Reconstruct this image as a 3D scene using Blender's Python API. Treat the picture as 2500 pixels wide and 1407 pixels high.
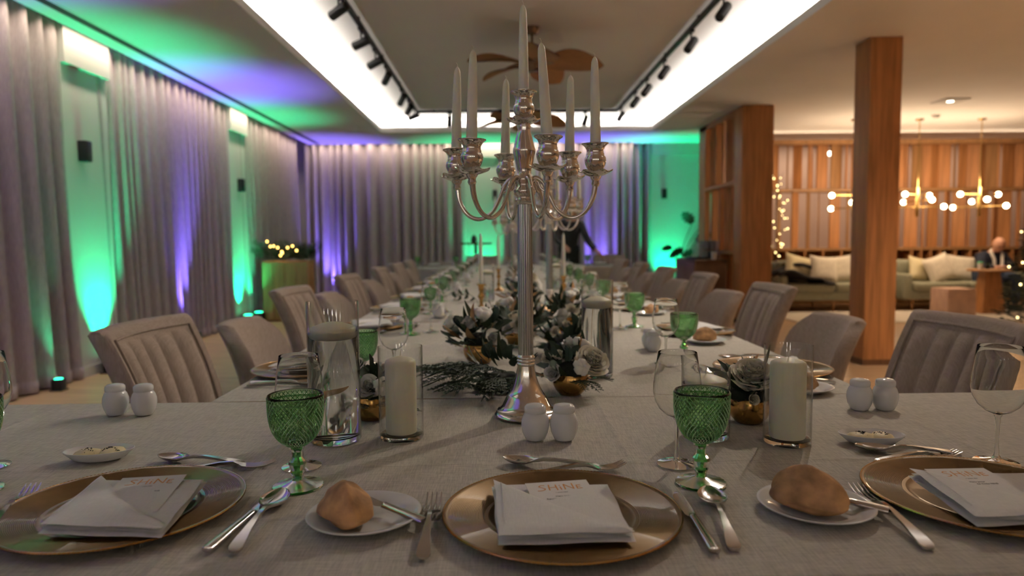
import bpy, bmesh, math, random
from math import sin, cos, pi, atan, tan, sqrt, radians
from mathutils import Vector, Matrix

random.seed(7)
for _o in list(bpy.data.objects):
    bpy.data.objects.remove(_o)
SC = bpy.context.scene
COL = SC.collection

# ------------------------------------------------------------------ camera
F = 1690.0
CX, CY = 1250.0, 703.5
PITCH = atan(119.5 / F)
YAW = atan(26 / F)
ROLL = 0.0095
TZ = 0.75                     # table height
CAMZ = TZ + 0.388
FWD = Vector((sin(YAW) * cos(PITCH), cos(YAW) * cos(PITCH), -sin(PITCH)))
RT0 = Vector((cos(YAW), -sin(YAW), 0))
UP0 = RT0.cross(FWD)
RT = RT0 * cos(ROLL) - UP0 * sin(ROLL)
UP = RT0 * sin(ROLL) + UP0 * cos(ROLL)
cd = bpy.data.cameras.new('camera')
cam = bpy.data.objects.new('camera', cd)
COL.objects.link(cam)
m = Matrix((RT, UP, -FWD)).transposed().to_4x4()
m.translation = Vector((0, 0, CAMZ))
cam.matrix_world = m
cd.sensor_width = 36
cd.lens = 36 * F / 2500
cd.clip_start = 0.02
cd.dof.use_dof = True
cd.dof.focus_distance = 1.26
cd.dof.aperture_fstop = 3.2
SC.camera = cam


def ray(u, v):
    return FWD + RT * ((u - CX) / F) + UP * (-(v - CY) / F)


def onz(u, v, z):
    d = ray(u, v)
    t = (z - CAMZ) / d.z
    return Vector((d.x * t, d.y * t, z))


def ony(u, v, y):
    d = ray(u, v)
    t = y / d.y
    return Vector((d.x * t, y, CAMZ + d.z * t))


def onx(u, v, x):
    d = ray(u, v)
    t = x / d.x
    return Vector((x, d.y * t, CAMZ + d.z * t))


# ------------------------------------------------------------------ world, exposure
w = bpy.data.worlds.new('world')
SC.world = w
w.use_nodes = True
w.node_tree.nodes['Background'].inputs[0].default_value = (0.05, 0.045, 0.04, 1)
w.node_tree.nodes['Background'].inputs[1].default_value = 0.2
SC.view_settings.view_transform = 'Standard'
SC.view_settings.look = 'None'
SC.view_settings.gamma = 1
SC.view_settings.use_curve_mapping = False
SC.view_settings.exposure = 0.5
SC.cycles.use_denoising = True
SC.cycles.use_light_tree = False
SC.cycles.use_adaptive_sampling = True
SC.cycles.adaptive_threshold = 0.05
SC.cycles.adaptive_min_samples = 16
SC.cycles.max_bounces = 10
SC.cycles.diffuse_bounces = 3
SC.cycles.glossy_bounces = 3
SC.cycles.transmission_bounces = 9
SC.cycles.transparent_max_bounces = 12
SC.cycles.sample_clamp_indirect = 4
SC.cycles.caustics_reflective = False
SC.cycles.blur_glossy = 0.5

WARM = (1.0, 0.76, 0.55)
GREEN = (0.0, 1.0, 0.39)
VIOLET = (0.20, 0.14, 1.0)
COVE = 25.0          # cove strip W per metre
POCKET = 3.0
UPL = 180.0


def area(name, loc, size, rot, power, col, parent=None, spread=pi):
    l = bpy.data.lights.new(name, 'AREA')
    l.shape = 'RECTANGLE'
    l.size, l.size_y = size
    l.energy = power
    l.color = col
    l.spread = spread
    o = bpy.data.objects.new(name, l)
    COL.objects.link(o)
    o.location = loc
    o.rotation_euler = rot
    if parent:
        o.parent = parent
    return o


def lookdir(d):
    return Vector(d).to_track_quat('-Z', 'Y').to_euler()


# warm LED strips in the ceiling cove (above the lips) and in the curtain pocket
CY0 = 1.3
COVE_COL = (1.0, 0.93, 0.85)
area('cove_led_left', (-1.97, (CY0 + 11.1) / 2, 2.885), (11.1 - CY0, 0.04), lookdir((0.55, 0, 1)), COVE * (11.1 - CY0), COVE_COL)
area('cove_led_right', (2.51, (CY0 + 11.1) / 2, 2.885), (11.1 - CY0, 0.04), lookdir((-0.55, 0, 1)), COVE * (11.1 - CY0), COVE_COL)
area('cove_led_back', (0.27, 11.16, 2.885), (4.3, 0.04), lookdir((0, -0.55, 1)), COVE * 5.0, COVE_COL)
area('pocket_led_left', (-3.42, 4.2, 2.93), (16.2, 0.03), lookdir((-0.25, 0, -1)), POCKET * 16, (1.0, 0.80, 0.62), None, radians(95))
area('pocket_led_back', (0.0, 12.43, 2.93), (6.8, 0.03), lookdir((0, 0.25, -1)), POCKET * 6.8, (1.0, 0.80, 0.62), None, radians(95))
area('lounge_fill_strip', (6.9, 11.38, 2.705), (6.6, 0.05), lookdir((0, -0.9, 1)), 9, (1.0, 0.77, 0.53))  # strip added above the lattice header to brighten the lounge ceiling

# ------------------------------------------------------------------ materials
MATS = {}


def mat(name, col, rough=0.5, metal=0.0, var=0.0, vscale=12.0, stretch=(1, 1, 1), bump=0.0, bscale=200.0,
        bstretch=None, emit=None, estr=0.0, trans=0.0, ior=1.45, sss=0.0, coat=0.0, sheen=0.0, spec=0.5):
    if name in MATS:
        return MATS[name]
    mt = bpy.data.materials.new(name)
    mt.use_nodes = True
    nt = mt.node_tree
    b = nt.nodes['Principled BSDF']
    b.inputs['Base Color'].default_value = (*col, 1)
    b.inputs['Roughness'].default_value = rough
    b.inputs['Metallic'].default_value = metal
    b.inputs['IOR'].default_value = ior
    b.inputs['Transmission Weight'].default_value = trans
    b.inputs['Specular IOR Level'].default_value = spec
    if sss:
        b.inputs['Subsurface Weight'].default_value = sss
        b.inputs['Subsurface Radius'].default_value = (0.02, 0.015, 0.008)
    b.inputs['Coat Weight'].default_value = coat
    b.inputs['Sheen Weight'].default_value = sheen
    if emit:
        b.inputs['Emission Color'].default_value = (*emit, 1)
        b.inputs['Emission Strength'].default_value = estr
    tc = mp = None
    if var or bump:
        tc = nt.nodes.new('ShaderNodeTexCoord')
    if var:
        mp = nt.nodes.new('ShaderNodeMapping')
        mp.inputs['Scale'].default_value = stretch
        nz = nt.nodes.new('ShaderNodeTexNoise')
        nz.inputs['Scale'].default_value = vscale
        nz.inputs['Detail'].default_value = 5
        cr = nt.nodes.new('ShaderNodeValToRGB')
        cr.color_ramp.elements[0].position = 0.3
        cr.color_ramp.elements[1].position = 0.7
        cr.color_ramp.elements[0].color = (*[c * (1 - var) for c in col], 1)
        cr.color_ramp.elements[1].color = (*[min(1, c * (1 + var)) for c in col], 1)
        nt.links.new(tc.outputs['Object'], mp.inputs['Vector'])
        nt.links.new(mp.outputs['Vector'], nz.inputs['Vector'])
        nt.links.new(nz.outputs['Fac'], cr.inputs['Fac'])
        nt.links.new(cr.outputs['Color'], b.inputs['Base Color'])
    if bump:
        mp2 = nt.nodes.new('ShaderNodeMapping')
        mp2.inputs['Scale'].default_value = bstretch or (1, 1, 1)
        n2 = nt.nodes.new('ShaderNodeTexNoise')
        n2.inputs['Scale'].default_value = bscale
        n2.inputs['Detail'].default_value = 3
        bp = nt.nodes.new('ShaderNodeBump')
        bp.inputs['Strength'].default_value = bump
        bp.inputs['Distance'].default_value = 0.002
        nt.links.new(tc.outputs['Object'], mp2.inputs['Vector'])
        nt.links.new(mp2.outputs['Vector'], n2.inputs['Vector'])
        nt.links.new(n2.outputs['Fac'], bp.inputs['Height'])
        nt.links.new(bp.outputs['Normal'], b.inputs['Normal'])
    MATS[name] = mt
    return mt


def linen(name, col, scale=900.0, amt=0.22):
    """woven cloth: two crossed thread noises tint it and raise it a little"""
    if name in MATS:
        return MATS[name]
    mt = mat(name, col, 0.9, spec=0.15)
    nt = mt.node_tree
    b = nt.nodes['Principled BSDF']
    tc = nt.nodes.new('ShaderNodeTexCoord')
    facs = []
    for st in ((1, 0.06, 0.06), (0.06, 1, 0.06)):
        mp = nt.nodes.new('ShaderNodeMapping')
        mp.inputs['Scale'].default_value = st
        nz = nt.nodes.new('ShaderNodeTexNoise')
        nz.inputs['Scale'].default_value = scale
        nz.inputs['Detail'].default_value = 2
        nt.links.new(tc.outputs['Object'], mp.inputs['Vector'])
        nt.links.new(mp.outputs['Vector'], nz.inputs['Vector'])
        facs.append(nz.outputs['Fac'])
    ad = nt.nodes.new('ShaderNodeMath')
    ad.operation = 'ADD'
    nt.links.new(facs[0], ad.inputs[0])
    nt.links.new(facs[1], ad.inputs[1])
    cr = nt.nodes.new('ShaderNodeValToRGB')
    cr.color_ramp.elements[0].position = 0.75 / 2
    cr.color_ramp.elements[1].position = 1.25 / 2
    cr.color_ramp.elements[0].color = (*[c * (1 - amt) for c in col], 1)
    cr.color_ramp.elements[1].color = (*[min(1, c * (1 + amt)) for c in col], 1)
    hf = nt.nodes.new('ShaderNodeMath')
    hf.operation = 'MULTIPLY'
    hf.inputs[1].default_value = 0.5
    nt.links.new(ad.outputs[0], hf.inputs[0])
    nt.links.new(hf.outputs[0], cr.inputs['Fac'])
    nt.links.new(cr.outputs['Color'], b.inputs['Base Color'])
    bp = nt.nodes.new('ShaderNodeBump')
    bp.inputs['Strength'].default_value = 0.25
    bp.inputs['Distance'].default_value = 0.001
    nt.links.new(ad.outputs[0], bp.inputs['Height'])
    nt.links.new(bp.outputs['Normal'], b.inputs['Normal'])
    return mt


def thin_glass(name, tint=(1, 1, 1), refl=1.0, rough=0.0, ior=1.5):
    """thin-walled glass: clear transmission plus a Fresnel mirror"""
    if name in MATS:
        return MATS[name]
    mt = bpy.data.materials.new(name)
    mt.use_nodes = True
    nt = mt.node_tree
    nt.nodes.clear()
    out = nt.nodes.new('ShaderNodeOutputMaterial')
    tr = nt.nodes.new('ShaderNodeBsdfTransparent')
    edge = nt.nodes.new('ShaderNodeMix')
    edge.data_type = 'RGBA'
    edge.inputs[6].default_value = (*tint, 1)
    edge.inputs[7].default_value = (*[c * .45 for c in tint], 1)
    gl = nt.nodes.new('ShaderNodeBsdfGlossy')
    gl.inputs['Roughness'].default_value = rough
    lw = nt.nodes.new('ShaderNodeLayerWeight')
    lw.inputs['Blend'].default_value = 0.5
    pw = nt.nodes.new('ShaderNodeMath')
    pw.operation = 'POWER'
    pw.inputs[1].default_value = 4.0
    mu = nt.nodes.new('ShaderNodeMath')
    mu.operation = 'MULTIPLY_ADD'
    mu.use_clamp = True
    mu.inputs[1].default_value = 0.6 * refl
    mu.inputs[2].default_value = 0.035 * refl
    nt.links.new(lw.outputs['Facing'], pw.inputs[0])
    p8 = nt.nodes.new('ShaderNodeMath')
    p8.operation = 'POWER'
    p8.inputs[1].default_value = 7.0
    nt.links.new(lw.outputs['Facing'], p8.inputs[0])
    nt.links.new(p8.outputs[0], edge.inputs[0])
    nt.links.new(edge.outputs[2], tr.inputs[0])
    mx = nt.nodes.new('ShaderNodeMixShader')
    nt.links.new(pw.outputs[0], mu.inputs[0])
    nt.links.new(mu.outputs[0], mx.inputs[0])
    nt.links.new(tr.outputs[0], mx.inputs[1])
    nt.links.new(gl.outputs[0], mx.inputs[2])
    nt.links.new(mx.outputs[0], out.inputs[0])
    MATS[name] = mt
    return mt


def emis(name, col, s):
    m_ = mat(name, (0.02, 0.02, 0.02), 0.5, emit=col, estr=s)
    m_.cycles.emission_sampling = 'NONE'
    return m_


M_PLASTER = mat('plaster', (0.66, 0.63, 0.6), 0.9, var=0.03, vscale=3)
M_CEIL = mat('ceiling_paint', (0.78, 0.76, 0.74), 0.92, var=0.02, vscale=2)
M_PANELW = mat('panel_paint', (0.56, 0.55, 0.53), 0.85, var=0.02, vscale=3)
M_FLOOR = mat('oak_floor', (0.42, 0.27, 0.15), 0.42, var=0.3, vscale=4, stretch=(0.5, 6, 1), bump=0.1, bscale=30, bstretch=(1, 20, 1))
M_OAK = mat('oak_veneer', (0.43, 0.19, 0.068), 0.5, var=0.3, vscale=6, stretch=(7, 7, 0.35), bump=0.06, bscale=60, bstretch=(4, 4, 0.2))
M_OAK2 = mat('oak_pale', (0.34, 0.175, 0.07), 0.5, var=0.25, vscale=6, stretch=(6, 6, 0.4))
M_OAKD = mat('oak_dark', (0.13, 0.06, 0.025), 0.5, var=0.3, vscale=6, stretch=(6, 6, 0.4))
M_CURT = linen('curtain_linen', (0.37, 0.32, 0.325), 260, 0.12)
M_CLOTH = linen('tablecloth_linen', (0.50, 0.475, 0.415), 700, 0.2)
M_NAPKIN = linen('napkin_cotton', (0.78, 0.78, 0.77), 1200, 0.06)
M_CARD = mat('card_paper', (0.80, 0.79, 0.77), 0.8, var=0.02, vscale=40)
M_ORANGE = mat('orange_ink', (0.66, 0.28, 0.06), 0.6)
M_INK = mat('dark_ink', (0.08, 0.08, 0.08), 0.7)
M_GOLD = mat('gold_metal', (0.46, 0.27, 0.09), 0.2, 1.0, var=0.12, vscale=30)
M_CHARGER = mat('charger_gold', (0.185, 0.115, 0.045), 0.40, 0.65, var=0.08, vscale=60, bump=0.15, bscale=900, coat=0.5)
M_STEEL = mat('polished_steel', (0.62, 0.60, 0.58), 0.13, 1.0, var=0.03, vscale=30)
M_SILVER = mat('silver_plate', (0.72, 0.69, 0.65), 0.12, 1.0, var=0.06, vscale=40)
M_SILVERD = mat('silver_column', (0.50, 0.52, 0.53), 0.24, 1.0, var=0.08, vscale=40)
M_PORC = mat('porcelain', (0.74, 0.75, 0.76), 0.12, var=0.02, vscale=30)
M_WAX = mat('candle_wax', (0.85, 0.82, 0.66), 0.45, sss=0.8, var=0.02, vscale=30)
M_WAXT = mat('taper_wax', (0.88, 0.87, 0.77), 0.45, sss=0.8, var=0.02, vscale=30)
M_WICK = mat('wick_cotton', (0.75, 0.72, 0.62), 0.9)
M_GLASS = mat('clear_glass', (0.985, 0.995, 0.985), 0.0, trans=1.0, ior=1.3, spec=0.3)
M_CYL = thin_glass('cylinder_glass', (0.985, 0.99, 0.985), 1.5)
M_GLASSB = mat('solid_glass', (0.97, 0.98, 0.98), 0.0, trans=1.0, ior=1.5)
M_WATER = mat('water', (0.97, 0.99, 0.99), 0.0, trans=1.0, ior=1.33)
M_GREENG = mat('green_glass', (0.60, 0.90, 0.56), 0.02, trans=1.0, ior=1.5)
M_GREENS = mat('green_glass_stem', (0.14, 0.56, 0.14), 0.04, trans=0.9, ior=1.5)
M_GREENF = mat('green_glass_foot', (0.07, 0.45, 0.07), 0.12, trans=0.85, ior=1.3, spec=0.08)
M_RELIEF = mat('green_glass_relief', (0.24, 0.60, 0.24), 0.10, trans=0.65, ior=1.45)
M_BREAD = mat('bread_crust', (0.47, 0.265, 0.115), 0.75, var=0.5, vscale=32, bump=0.9, bscale=60)
M_BUTTER = mat('butter', (0.78, 0.68, 0.42), 0.5, var=0.08, vscale=60, bump=0.3, bscale=120)
M_BLACKBIT = mat('olive_crumb', (0.02, 0.018, 0.015), 0.6)
M_CHAIR = linen('chair_fabric', (0.35, 0.285, 0.24), 500, 0.14)
M_LEGW = mat('chair_leg_wood', (0.10, 0.05, 0.025), 0.4, var=0.2, vscale=10)
M_BLACK = mat('black_plastic', (0.015, 0.015, 0.016), 0.5, var=0.1, vscale=30)
M_TRACK = mat('black_metal', (0.02, 0.02, 0.022), 0.45, 0.3, var=0.1, vscale=20)
M_BRASS = mat('brass', (0.62, 0.42, 0.16), 0.25, 1.0, var=0.05, vscale=30)
M_FANW = mat('fan_blade_weave', (0.34, 0.16, 0.055), 0.65, var=0.2, vscale=20, stretch=(1, 6, 1))
M_PETAL = mat('ivory_petal', (0.80, 0.76, 0.63), 0.6, sss=0.15, var=0.06, vscale=30)
M_PETALW = mat('white_petal', (0.80, 0.79, 0.75), 0.6, sss=0.15, var=0.05, vscale=30)
M_GOLDLEAF = mat('gold_leaf', (0.50, 0.31, 0.14), 0.45, 0.55, var=0.2, vscale=40)
M_EUC = mat('eucalyptus_leaf', (0.055, 0.085, 0.06), 0.6, var=0.25, vscale=30)
M_LEAF = mat('dark_leaf', (0.022, 0.04, 0.018), 0.5, var=0.3, vscale=30)
M_THUJA = mat('thuja_sprig', (0.03, 0.05, 0.025), 0.6, var=0.3, vscale=30)
M_FIR = mat('fir_foliage', (0.02, 0.03, 0.015), 0.7, var=0.3, vscale=20)
M_MOSS = mat('moss', (0.012, 0.016, 0.01), 0.95, var=0.3, vscale=60, bump=0.5, bscale=100)
M_SOFA = linen('sofa_fabric', (0.30, 0.30, 0.22), 400, 0.12)
M_CUSH = linen('cushion_fabric', (0.66, 0.60, 0.50), 300, 0.16)
M_CUSHY = linen('cushion_cream', (0.72, 0.64, 0.42), 300, 0.08)
M_RUG = mat('cream_rug', (0.62, 0.56, 0.48), 0.95, var=0.06, vscale=8, bump=0.4, bscale=300)
M_PINK = mat('pink_stone', (0.56, 0.36, 0.27), 0.6, var=0.15, vscale=7)
M_BULB = emis('bulb_glow', (1.0, 0.72, 0.42), 16)
M_FAIRY = emis('fairy_glow', (1.0, 0.74, 0.30), 6)
M_FAIRYO = emis('fairy_amber', (1.0, 0.55, 0.12), 7)
M_DLENS = emis('downlight_lens', (1.0, 0.85, 0.65), 8)
M_GLENS = emis('green_lens', (0.02, 1.0, 0.42), 6)
M_VLENS = emis('violet_lens', (0.35, 0.2, 1.0), 7)
M_SKIN = mat('skin', (0.52, 0.28, 0.19), 0.55, sss=0.1, var=0.06, vscale=30)
M_NAVY = mat('navy_cloth', (0.018, 0.024, 0.045), 0.85, var=0.2, vscale=30)
M_DARKC = mat('black_cloth', (0.012, 0.013, 0.014), 0.85, var=0.2, vscale=30)
M_DENIM = mat('denim', (0.05, 0.07, 0.12), 0.85, var=0.2, vscale=60)
M_SCARF = mat('scarf_wool', (0.70, 0.66, 0.60), 0.9, var=0.1, vscale=60)
M_HAIR = mat('dark_hair', (0.02, 0.014, 0.01), 0.6, var=0.2, vscale=60)
M_COAT = mat('dark_coat', (0.02, 0.02, 0.022), 0.7, var=0.3, vscale=20)
M_BLUE = emis('phone_screen', (0.1, 0.25, 1.0), 1.2)

# ------------------------------------------------------------------ mesh building
MC = {}


class MB:
    def __init__(s):
        s.v, s.f = [], []

    def add(s, vs, fs):
        o = len(s.v)
        s.v += [tuple(p) for p in vs]
        s.f += [tuple(i + o for i in f) for f in fs]
        return s

    def box(s, x0, x1, y0, y1, z0, z1):
        return s.add([(x, y, z) for z in (z0, z1) for y in (y0, y1) for x in (x0, x1)],
                     [(0, 2, 3, 1), (4, 5, 7, 6), (0, 1, 5, 4), (2, 6, 7, 3), (0, 4, 6, 2), (1, 3, 7, 5)])

    def rbox(s, x0, x1, y0, y1, z0, z1, b, seg=2):
        bm = bmesh.new()
        bmesh.ops.create_cube(bm, size=1)
        for q in bm.verts:
            q.co = Vector((x0 + (q.co.x + .5) * (x1 - x0), y0 + (q.co.y + .5) * (y1 - y0), z0 + (q.co.z + .5) * (z1 - z0)))
        bmesh.ops.bevel(bm, geom=bm.edges[:], offset=b, segments=seg, profile=0.5, affect='EDGES')
        bm.verts.index_update()
        s.add([q.co[:] for q in bm.verts], [[q.index for q in fc.verts] for fc in bm.faces])
        bm.free()
        return s

    def grid(s, fn, nu, nv, cu=False, cv=False):
        """fn(i,j) -> point; nu x nv vertices; cu/cv closed"""
        vs = [fn(i, j) for j in range(nv) for i in range(nu)]
        fs = []
        for j in range(nv if cv else nv - 1):
            for i in range(nu if cu else nu - 1):
                i2, j2 = (i + 1) % nu, (j + 1) % nv
                fs.append((j * nu + i, j * nu + i2, j2 * nu + i2, j2 * nu + i))
        return s.add(vs, fs)

    def loft(s, secs, cap=True):
        n = len(secs[0])
        vs = [p for sec in secs for p in sec]
        fs = []
        for j in range(len(secs) - 1):
            for i in range(n):
                i2 = (i + 1) % n
                fs.append((j * n + i, j * n + i2, (j + 1) * n + i2, (j + 1) * n + i))
        if cap:
            fs.append(tuple(reversed(range(n))))
            fs.append(tuple((len(secs) - 1) * n + i for i in range(n)))
        return s.add(vs, fs)

    def lathe(s, prof, n=32, c=(0, 0, 0), sx=1, sy=1, rf=None):
        vs, fs, rows = [], [], []
        for k, (r, z) in enumerate(prof):
            if r < 1e-6:
                rows.append([len(vs)])
                vs.append((c[0], c[1], c[2] + z))
            else:
                row = []
                for i in range(n):
                    a = 2 * pi * i / n
                    rr = r + (rf(i, k, a) if rf else 0)
                    row.append(len(vs))
                    vs.append((c[0] + rr * cos(a) * sx, c[1] + rr * sin(a) * sy, c[2] + z))
                rows.append(row)
        for a, b in zip(rows, rows[1:]):
            for i in range(n):
                i2 = (i + 1) % n
                if len(a) == 1 and len(b) == 1:
                    break
                if len(a) == 1:
                    fs.append((a[0], b[i2], b[i]))
                elif len(b) == 1:
                    fs.append((a[i], a[i2], b[0]))
                else:
                    fs.append((a[i], a[i2], b[i2], b[i]))
        return s.add(vs, fs)

    def tube(s, path, rad, n=8, cap=True, flat=1.0):
        P = [Vector(p) for p in path]
        rs = rad if isinstance(rad, (list, tuple)) else [rad] * len(P)
        secs = []
        up = None
        for i, p in enumerate(P):
            t = (P[min(i + 1, len(P) - 1)] - P[max(i - 1, 0)])
            t = t.normalized() if t.length > 1e-9 else Vector((0, 0, 1))
            if up is None:
                up = Vector((0, 0, 1)) if abs(t.z) < 0.9 else Vector((1, 0, 0))
            a = t.cross(up)
            a = a.normalized() if a.length > 1e-6 else t.orthogonal().normalized()
            b = a.cross(t).normalized()
            up = b
            secs.append([p + a * (rs[i] * cos(2 * pi * k / n)) + b * (rs[i] * flat * sin(2 * pi * k / n)) for k in range(n)])
        return s.loft(secs, cap)

    def xf(s, M):
        s.v = [tuple(M @ Vector(p)) for p in s.v]
        return s

    def mesh(s, name, material, smooth=True, ang=40):
        me = bpy.data.meshes.new(name)
        me.from_pydata(s.v, [], s.f)
        me.materials.append(material)
        if smooth:
            me.polygons.foreach_set('use_smooth', [True] * len(me.polygons))
            me.set_sharp_from_angle(angle=radians(ang))
        me.update()
        return me


def cached(key, fn):
    if key not in MC:
        MC[key] = fn()
    return MC[key]


def ob(name, me, parent=None, loc=(0, 0, 0), rot=(0, 0, 0), scale=(1, 1, 1)):
    o = bpy.data.objects.new(name, me)
    COL.objects.link(o)
    o.location, o.rotation_euler, o.scale = loc, rot, scale
    if parent:
        o.parent = parent
    return o


def tag(o, label=None, cat=None, group=None, kind=None):
    if label:
        o['label'] = label
    if cat:
        o['category'] = cat
    if group:
        o['group'] = group
    if kind:
        o['kind'] = kind
    return o


def thing(name, label, cat, loc=(0, 0, 0), rz=0.0, group=None, rot=None):
    o = ob(name, None, None, loc, rot or (0, 0, rz))
    o.empty_display_size = 0.05
    return tag(o, label, cat, group)


def struct(name, mb, material, smooth=False, parent=None):
    o = ob(name, mb.mesh(name, material, smooth), parent)
    if not parent:
        o['kind'] = 'structure'
    return o


ORD = ['first', 'second', 'third', 'fourth', 'fifth', 'sixth', 'seventh', 'eighth', 'ninth', 'tenth', 'eleventh', 'twelfth', 'thirteenth', 'fourteenth']


def sp(pts, n):
    """Catmull-Rom through pts, n samples per span"""
    P = [Vector(p) for p in pts]
    P = [2 * P[0] - P[1]] + P + [2 * P[-1] - P[-2]]
    out = []
    for i in range(1, len(P) - 2):
        for k in range(n):
            t = k / n
            a, b, c, d = P[i - 1:i + 3]
            out.append(0.5 * ((2 * b) + (c - a) * t + (2 * a - 5 * b + 4 * c - d) * t * t + (3 * b - 3 * c + d - a) * t ** 3))
    out.append(P[-2])
    return out

# ================================================================== THE ROOM
CEIL = 2.83
UPC = 3.03
struct('floor', MB().box(-4.2, 10.5, -4, 13.6, -0.1, 0), M_FLOOR)
c = struct('ceiling', MB().box(-3.37, -1.86, -4, 12.4, CEIL, CEIL + .05).box(-1.86, 2.40, 11.05, 12.4, CEIL, CEIL + .05)
           .box(2.40, 10.5, -4, 13.6, CEIL, CEIL + .05).box(-1.86, 2.40, -4, CY0 - .1, CEIL, CEIL + .05), M_CEIL)
struct('trim_1', MB().box(-1.885, -1.86, CY0 - .1, 11.05, CEIL + .05, CEIL + .075).box(2.40, 2.425, CY0 - .1, 11.05, CEIL + .05, CEIL + .075)
       .box(-1.885, 2.425, 11.05, 11.075, CEIL + .05, CEIL + .075), M_CEIL)
struct('ceiling_tray', MB().box(-2.1, 2.64, CY0 - .3, 11.3, UPC, UPC + .05).box(-2.15, -2.1, CY0 - .3, 11.3, CEIL + .05, UPC + .05)
       .box(2.64, 2.69, CY0 - .3, 11.3, CEIL + .05, UPC + .05).box(-2.1, 2.64, 11.25, 11.3, CEIL + .05, UPC)
       .box(-2.1, 2.64, CY0 - .3, CY0 - .25, CEIL + .05, UPC), M_CEIL)
# curtain pocket: closed above, walls behind the curtains
struct('ceiling_pocket', MB().box(-3.9, -3.37, -4, 12.9, 3.08, 3.12).box(-3.37, 3.9, 12.4, 12.9, 3.08, 3.12)
       .box(-3.37, -3.34, -4, 12.4, CEIL + .05, 3.08).box(-3.37, 3.9, 12.37, 12.4, CEIL + .05, 3.08), M_CEIL)
struct('wall_left', MB().box(-3.9, -3.8, -4, 12.9, 0, 3.12), M_PLASTER)
struct('wall_back', MB().box(-3.9, 3.9, 12.82, 12.9, 0, 3.12).box(3.82, 3.9, 11.4, 12.82, 0, 3.12), M_PLASTER)
struct('wall_front', MB().box(-3.9, 10.5, -4.1, -4, 0, 3.12), M_PLASTER)
struct('wall_right', MB().box(10.5, 10.6, -4, 13.6, 0, 3.12), M_PLASTER)
struct('wall_corridor', MB().box(3.9, 10.5, 13.0, 13.1, 0, CEIL), mat('corridor_paint', (0.62, 0.50, 0.44), 0.9, var=0.04, vscale=3))
struct('baseboard_left', MB().box(-3.8, -3.78, -4, 12.8, 0, 0.1), M_PLASTER)
# linear slot diffuser in the left soffit: frame with recessed dark slot
sd = struct('trim_2', MB().box(-3.235, -3.215, 0, 12.3, CEIL - .004, CEIL + .01).box(-3.135, -3.115, 0, 12.3, CEIL - .004, CEIL + .01), M_CEIL)
struct('slot', MB().box(-3.215, -3.135, 0, 12.3, CEIL - .002, CEIL + .01), mat('slot_dark', (0.03, 0.03, 0.035), 0.7), parent=sd)
struct('slot_bar', MB().box(-3.178, -3.172, 0, 12.3, CEIL - .004, CEIL + .01), M_TRACK, parent=sd)


# pilasters: recessed painted panel with a deeper header box above
def pilaster(name, label, x0, x1, y0, y1, side):
    t = thing(name, label, 'wall panel', ((x0 + x1) / 2, (y0 + y1) / 2, 0))
    t['kind'] = 'structure'
    cx, cy = (x0 + x1) / 2, (y0 + y1) / 2
    X0, X1, Y0, Y1 = x0 - cx, x1 - cx, y0 - cy, y1 - cy
    d = .04
    if side == 'left':
        ob('panel', MB().box(X0, X1 - d, Y0, Y1, 0, 2.6).mesh('panel', M_PANELW, False), t)
        ob('header', MB().box(X0, X1, Y0, Y1, 2.6, 3.08).mesh('header', M_PANELW, False), t)
        ob('skirting', MB().box(X1 - d, X1 - d + .012, Y0, Y1, 0, .09).mesh('skirting', M_PANELW, False), t)
    else:
        ob('panel', MB().box(X0, X1, Y0 + d, Y1, 0, 2.6).mesh('panel', M_PANELW, False), t)
        ob('header', MB().box(X0, X1, Y0, Y1, 2.6, 3.08).mesh('header', M_PANELW, False), t)
        ob('skirting', MB().box(X0, X1, Y0 + d - .012, Y0 + d, 0, .09).mesh('skirting', M_PANELW, False), t)
    return t


pilaster('wall_panel', 'pale wall pilaster between the two nearest left curtains, lit green', -3.8, -3.5, 5.75, 6.4, 'left')
pilaster('wall_panel', 'narrow pale wall pilaster farther along the left curtains, lit green', -3.8, -3.5, 9.2, 9.8, 'left')
pilaster('wall_panel', 'pale back wall pilaster behind the large candelabra, lit green', -0.7, 0.06, 12.5, 12.82, 'back')
pilaster('wall_panel', 'wide pale back wall pilaster beside the wooden partition, lit green', 2.72, 3.82, 12.5, 12.82, 'back')


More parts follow.
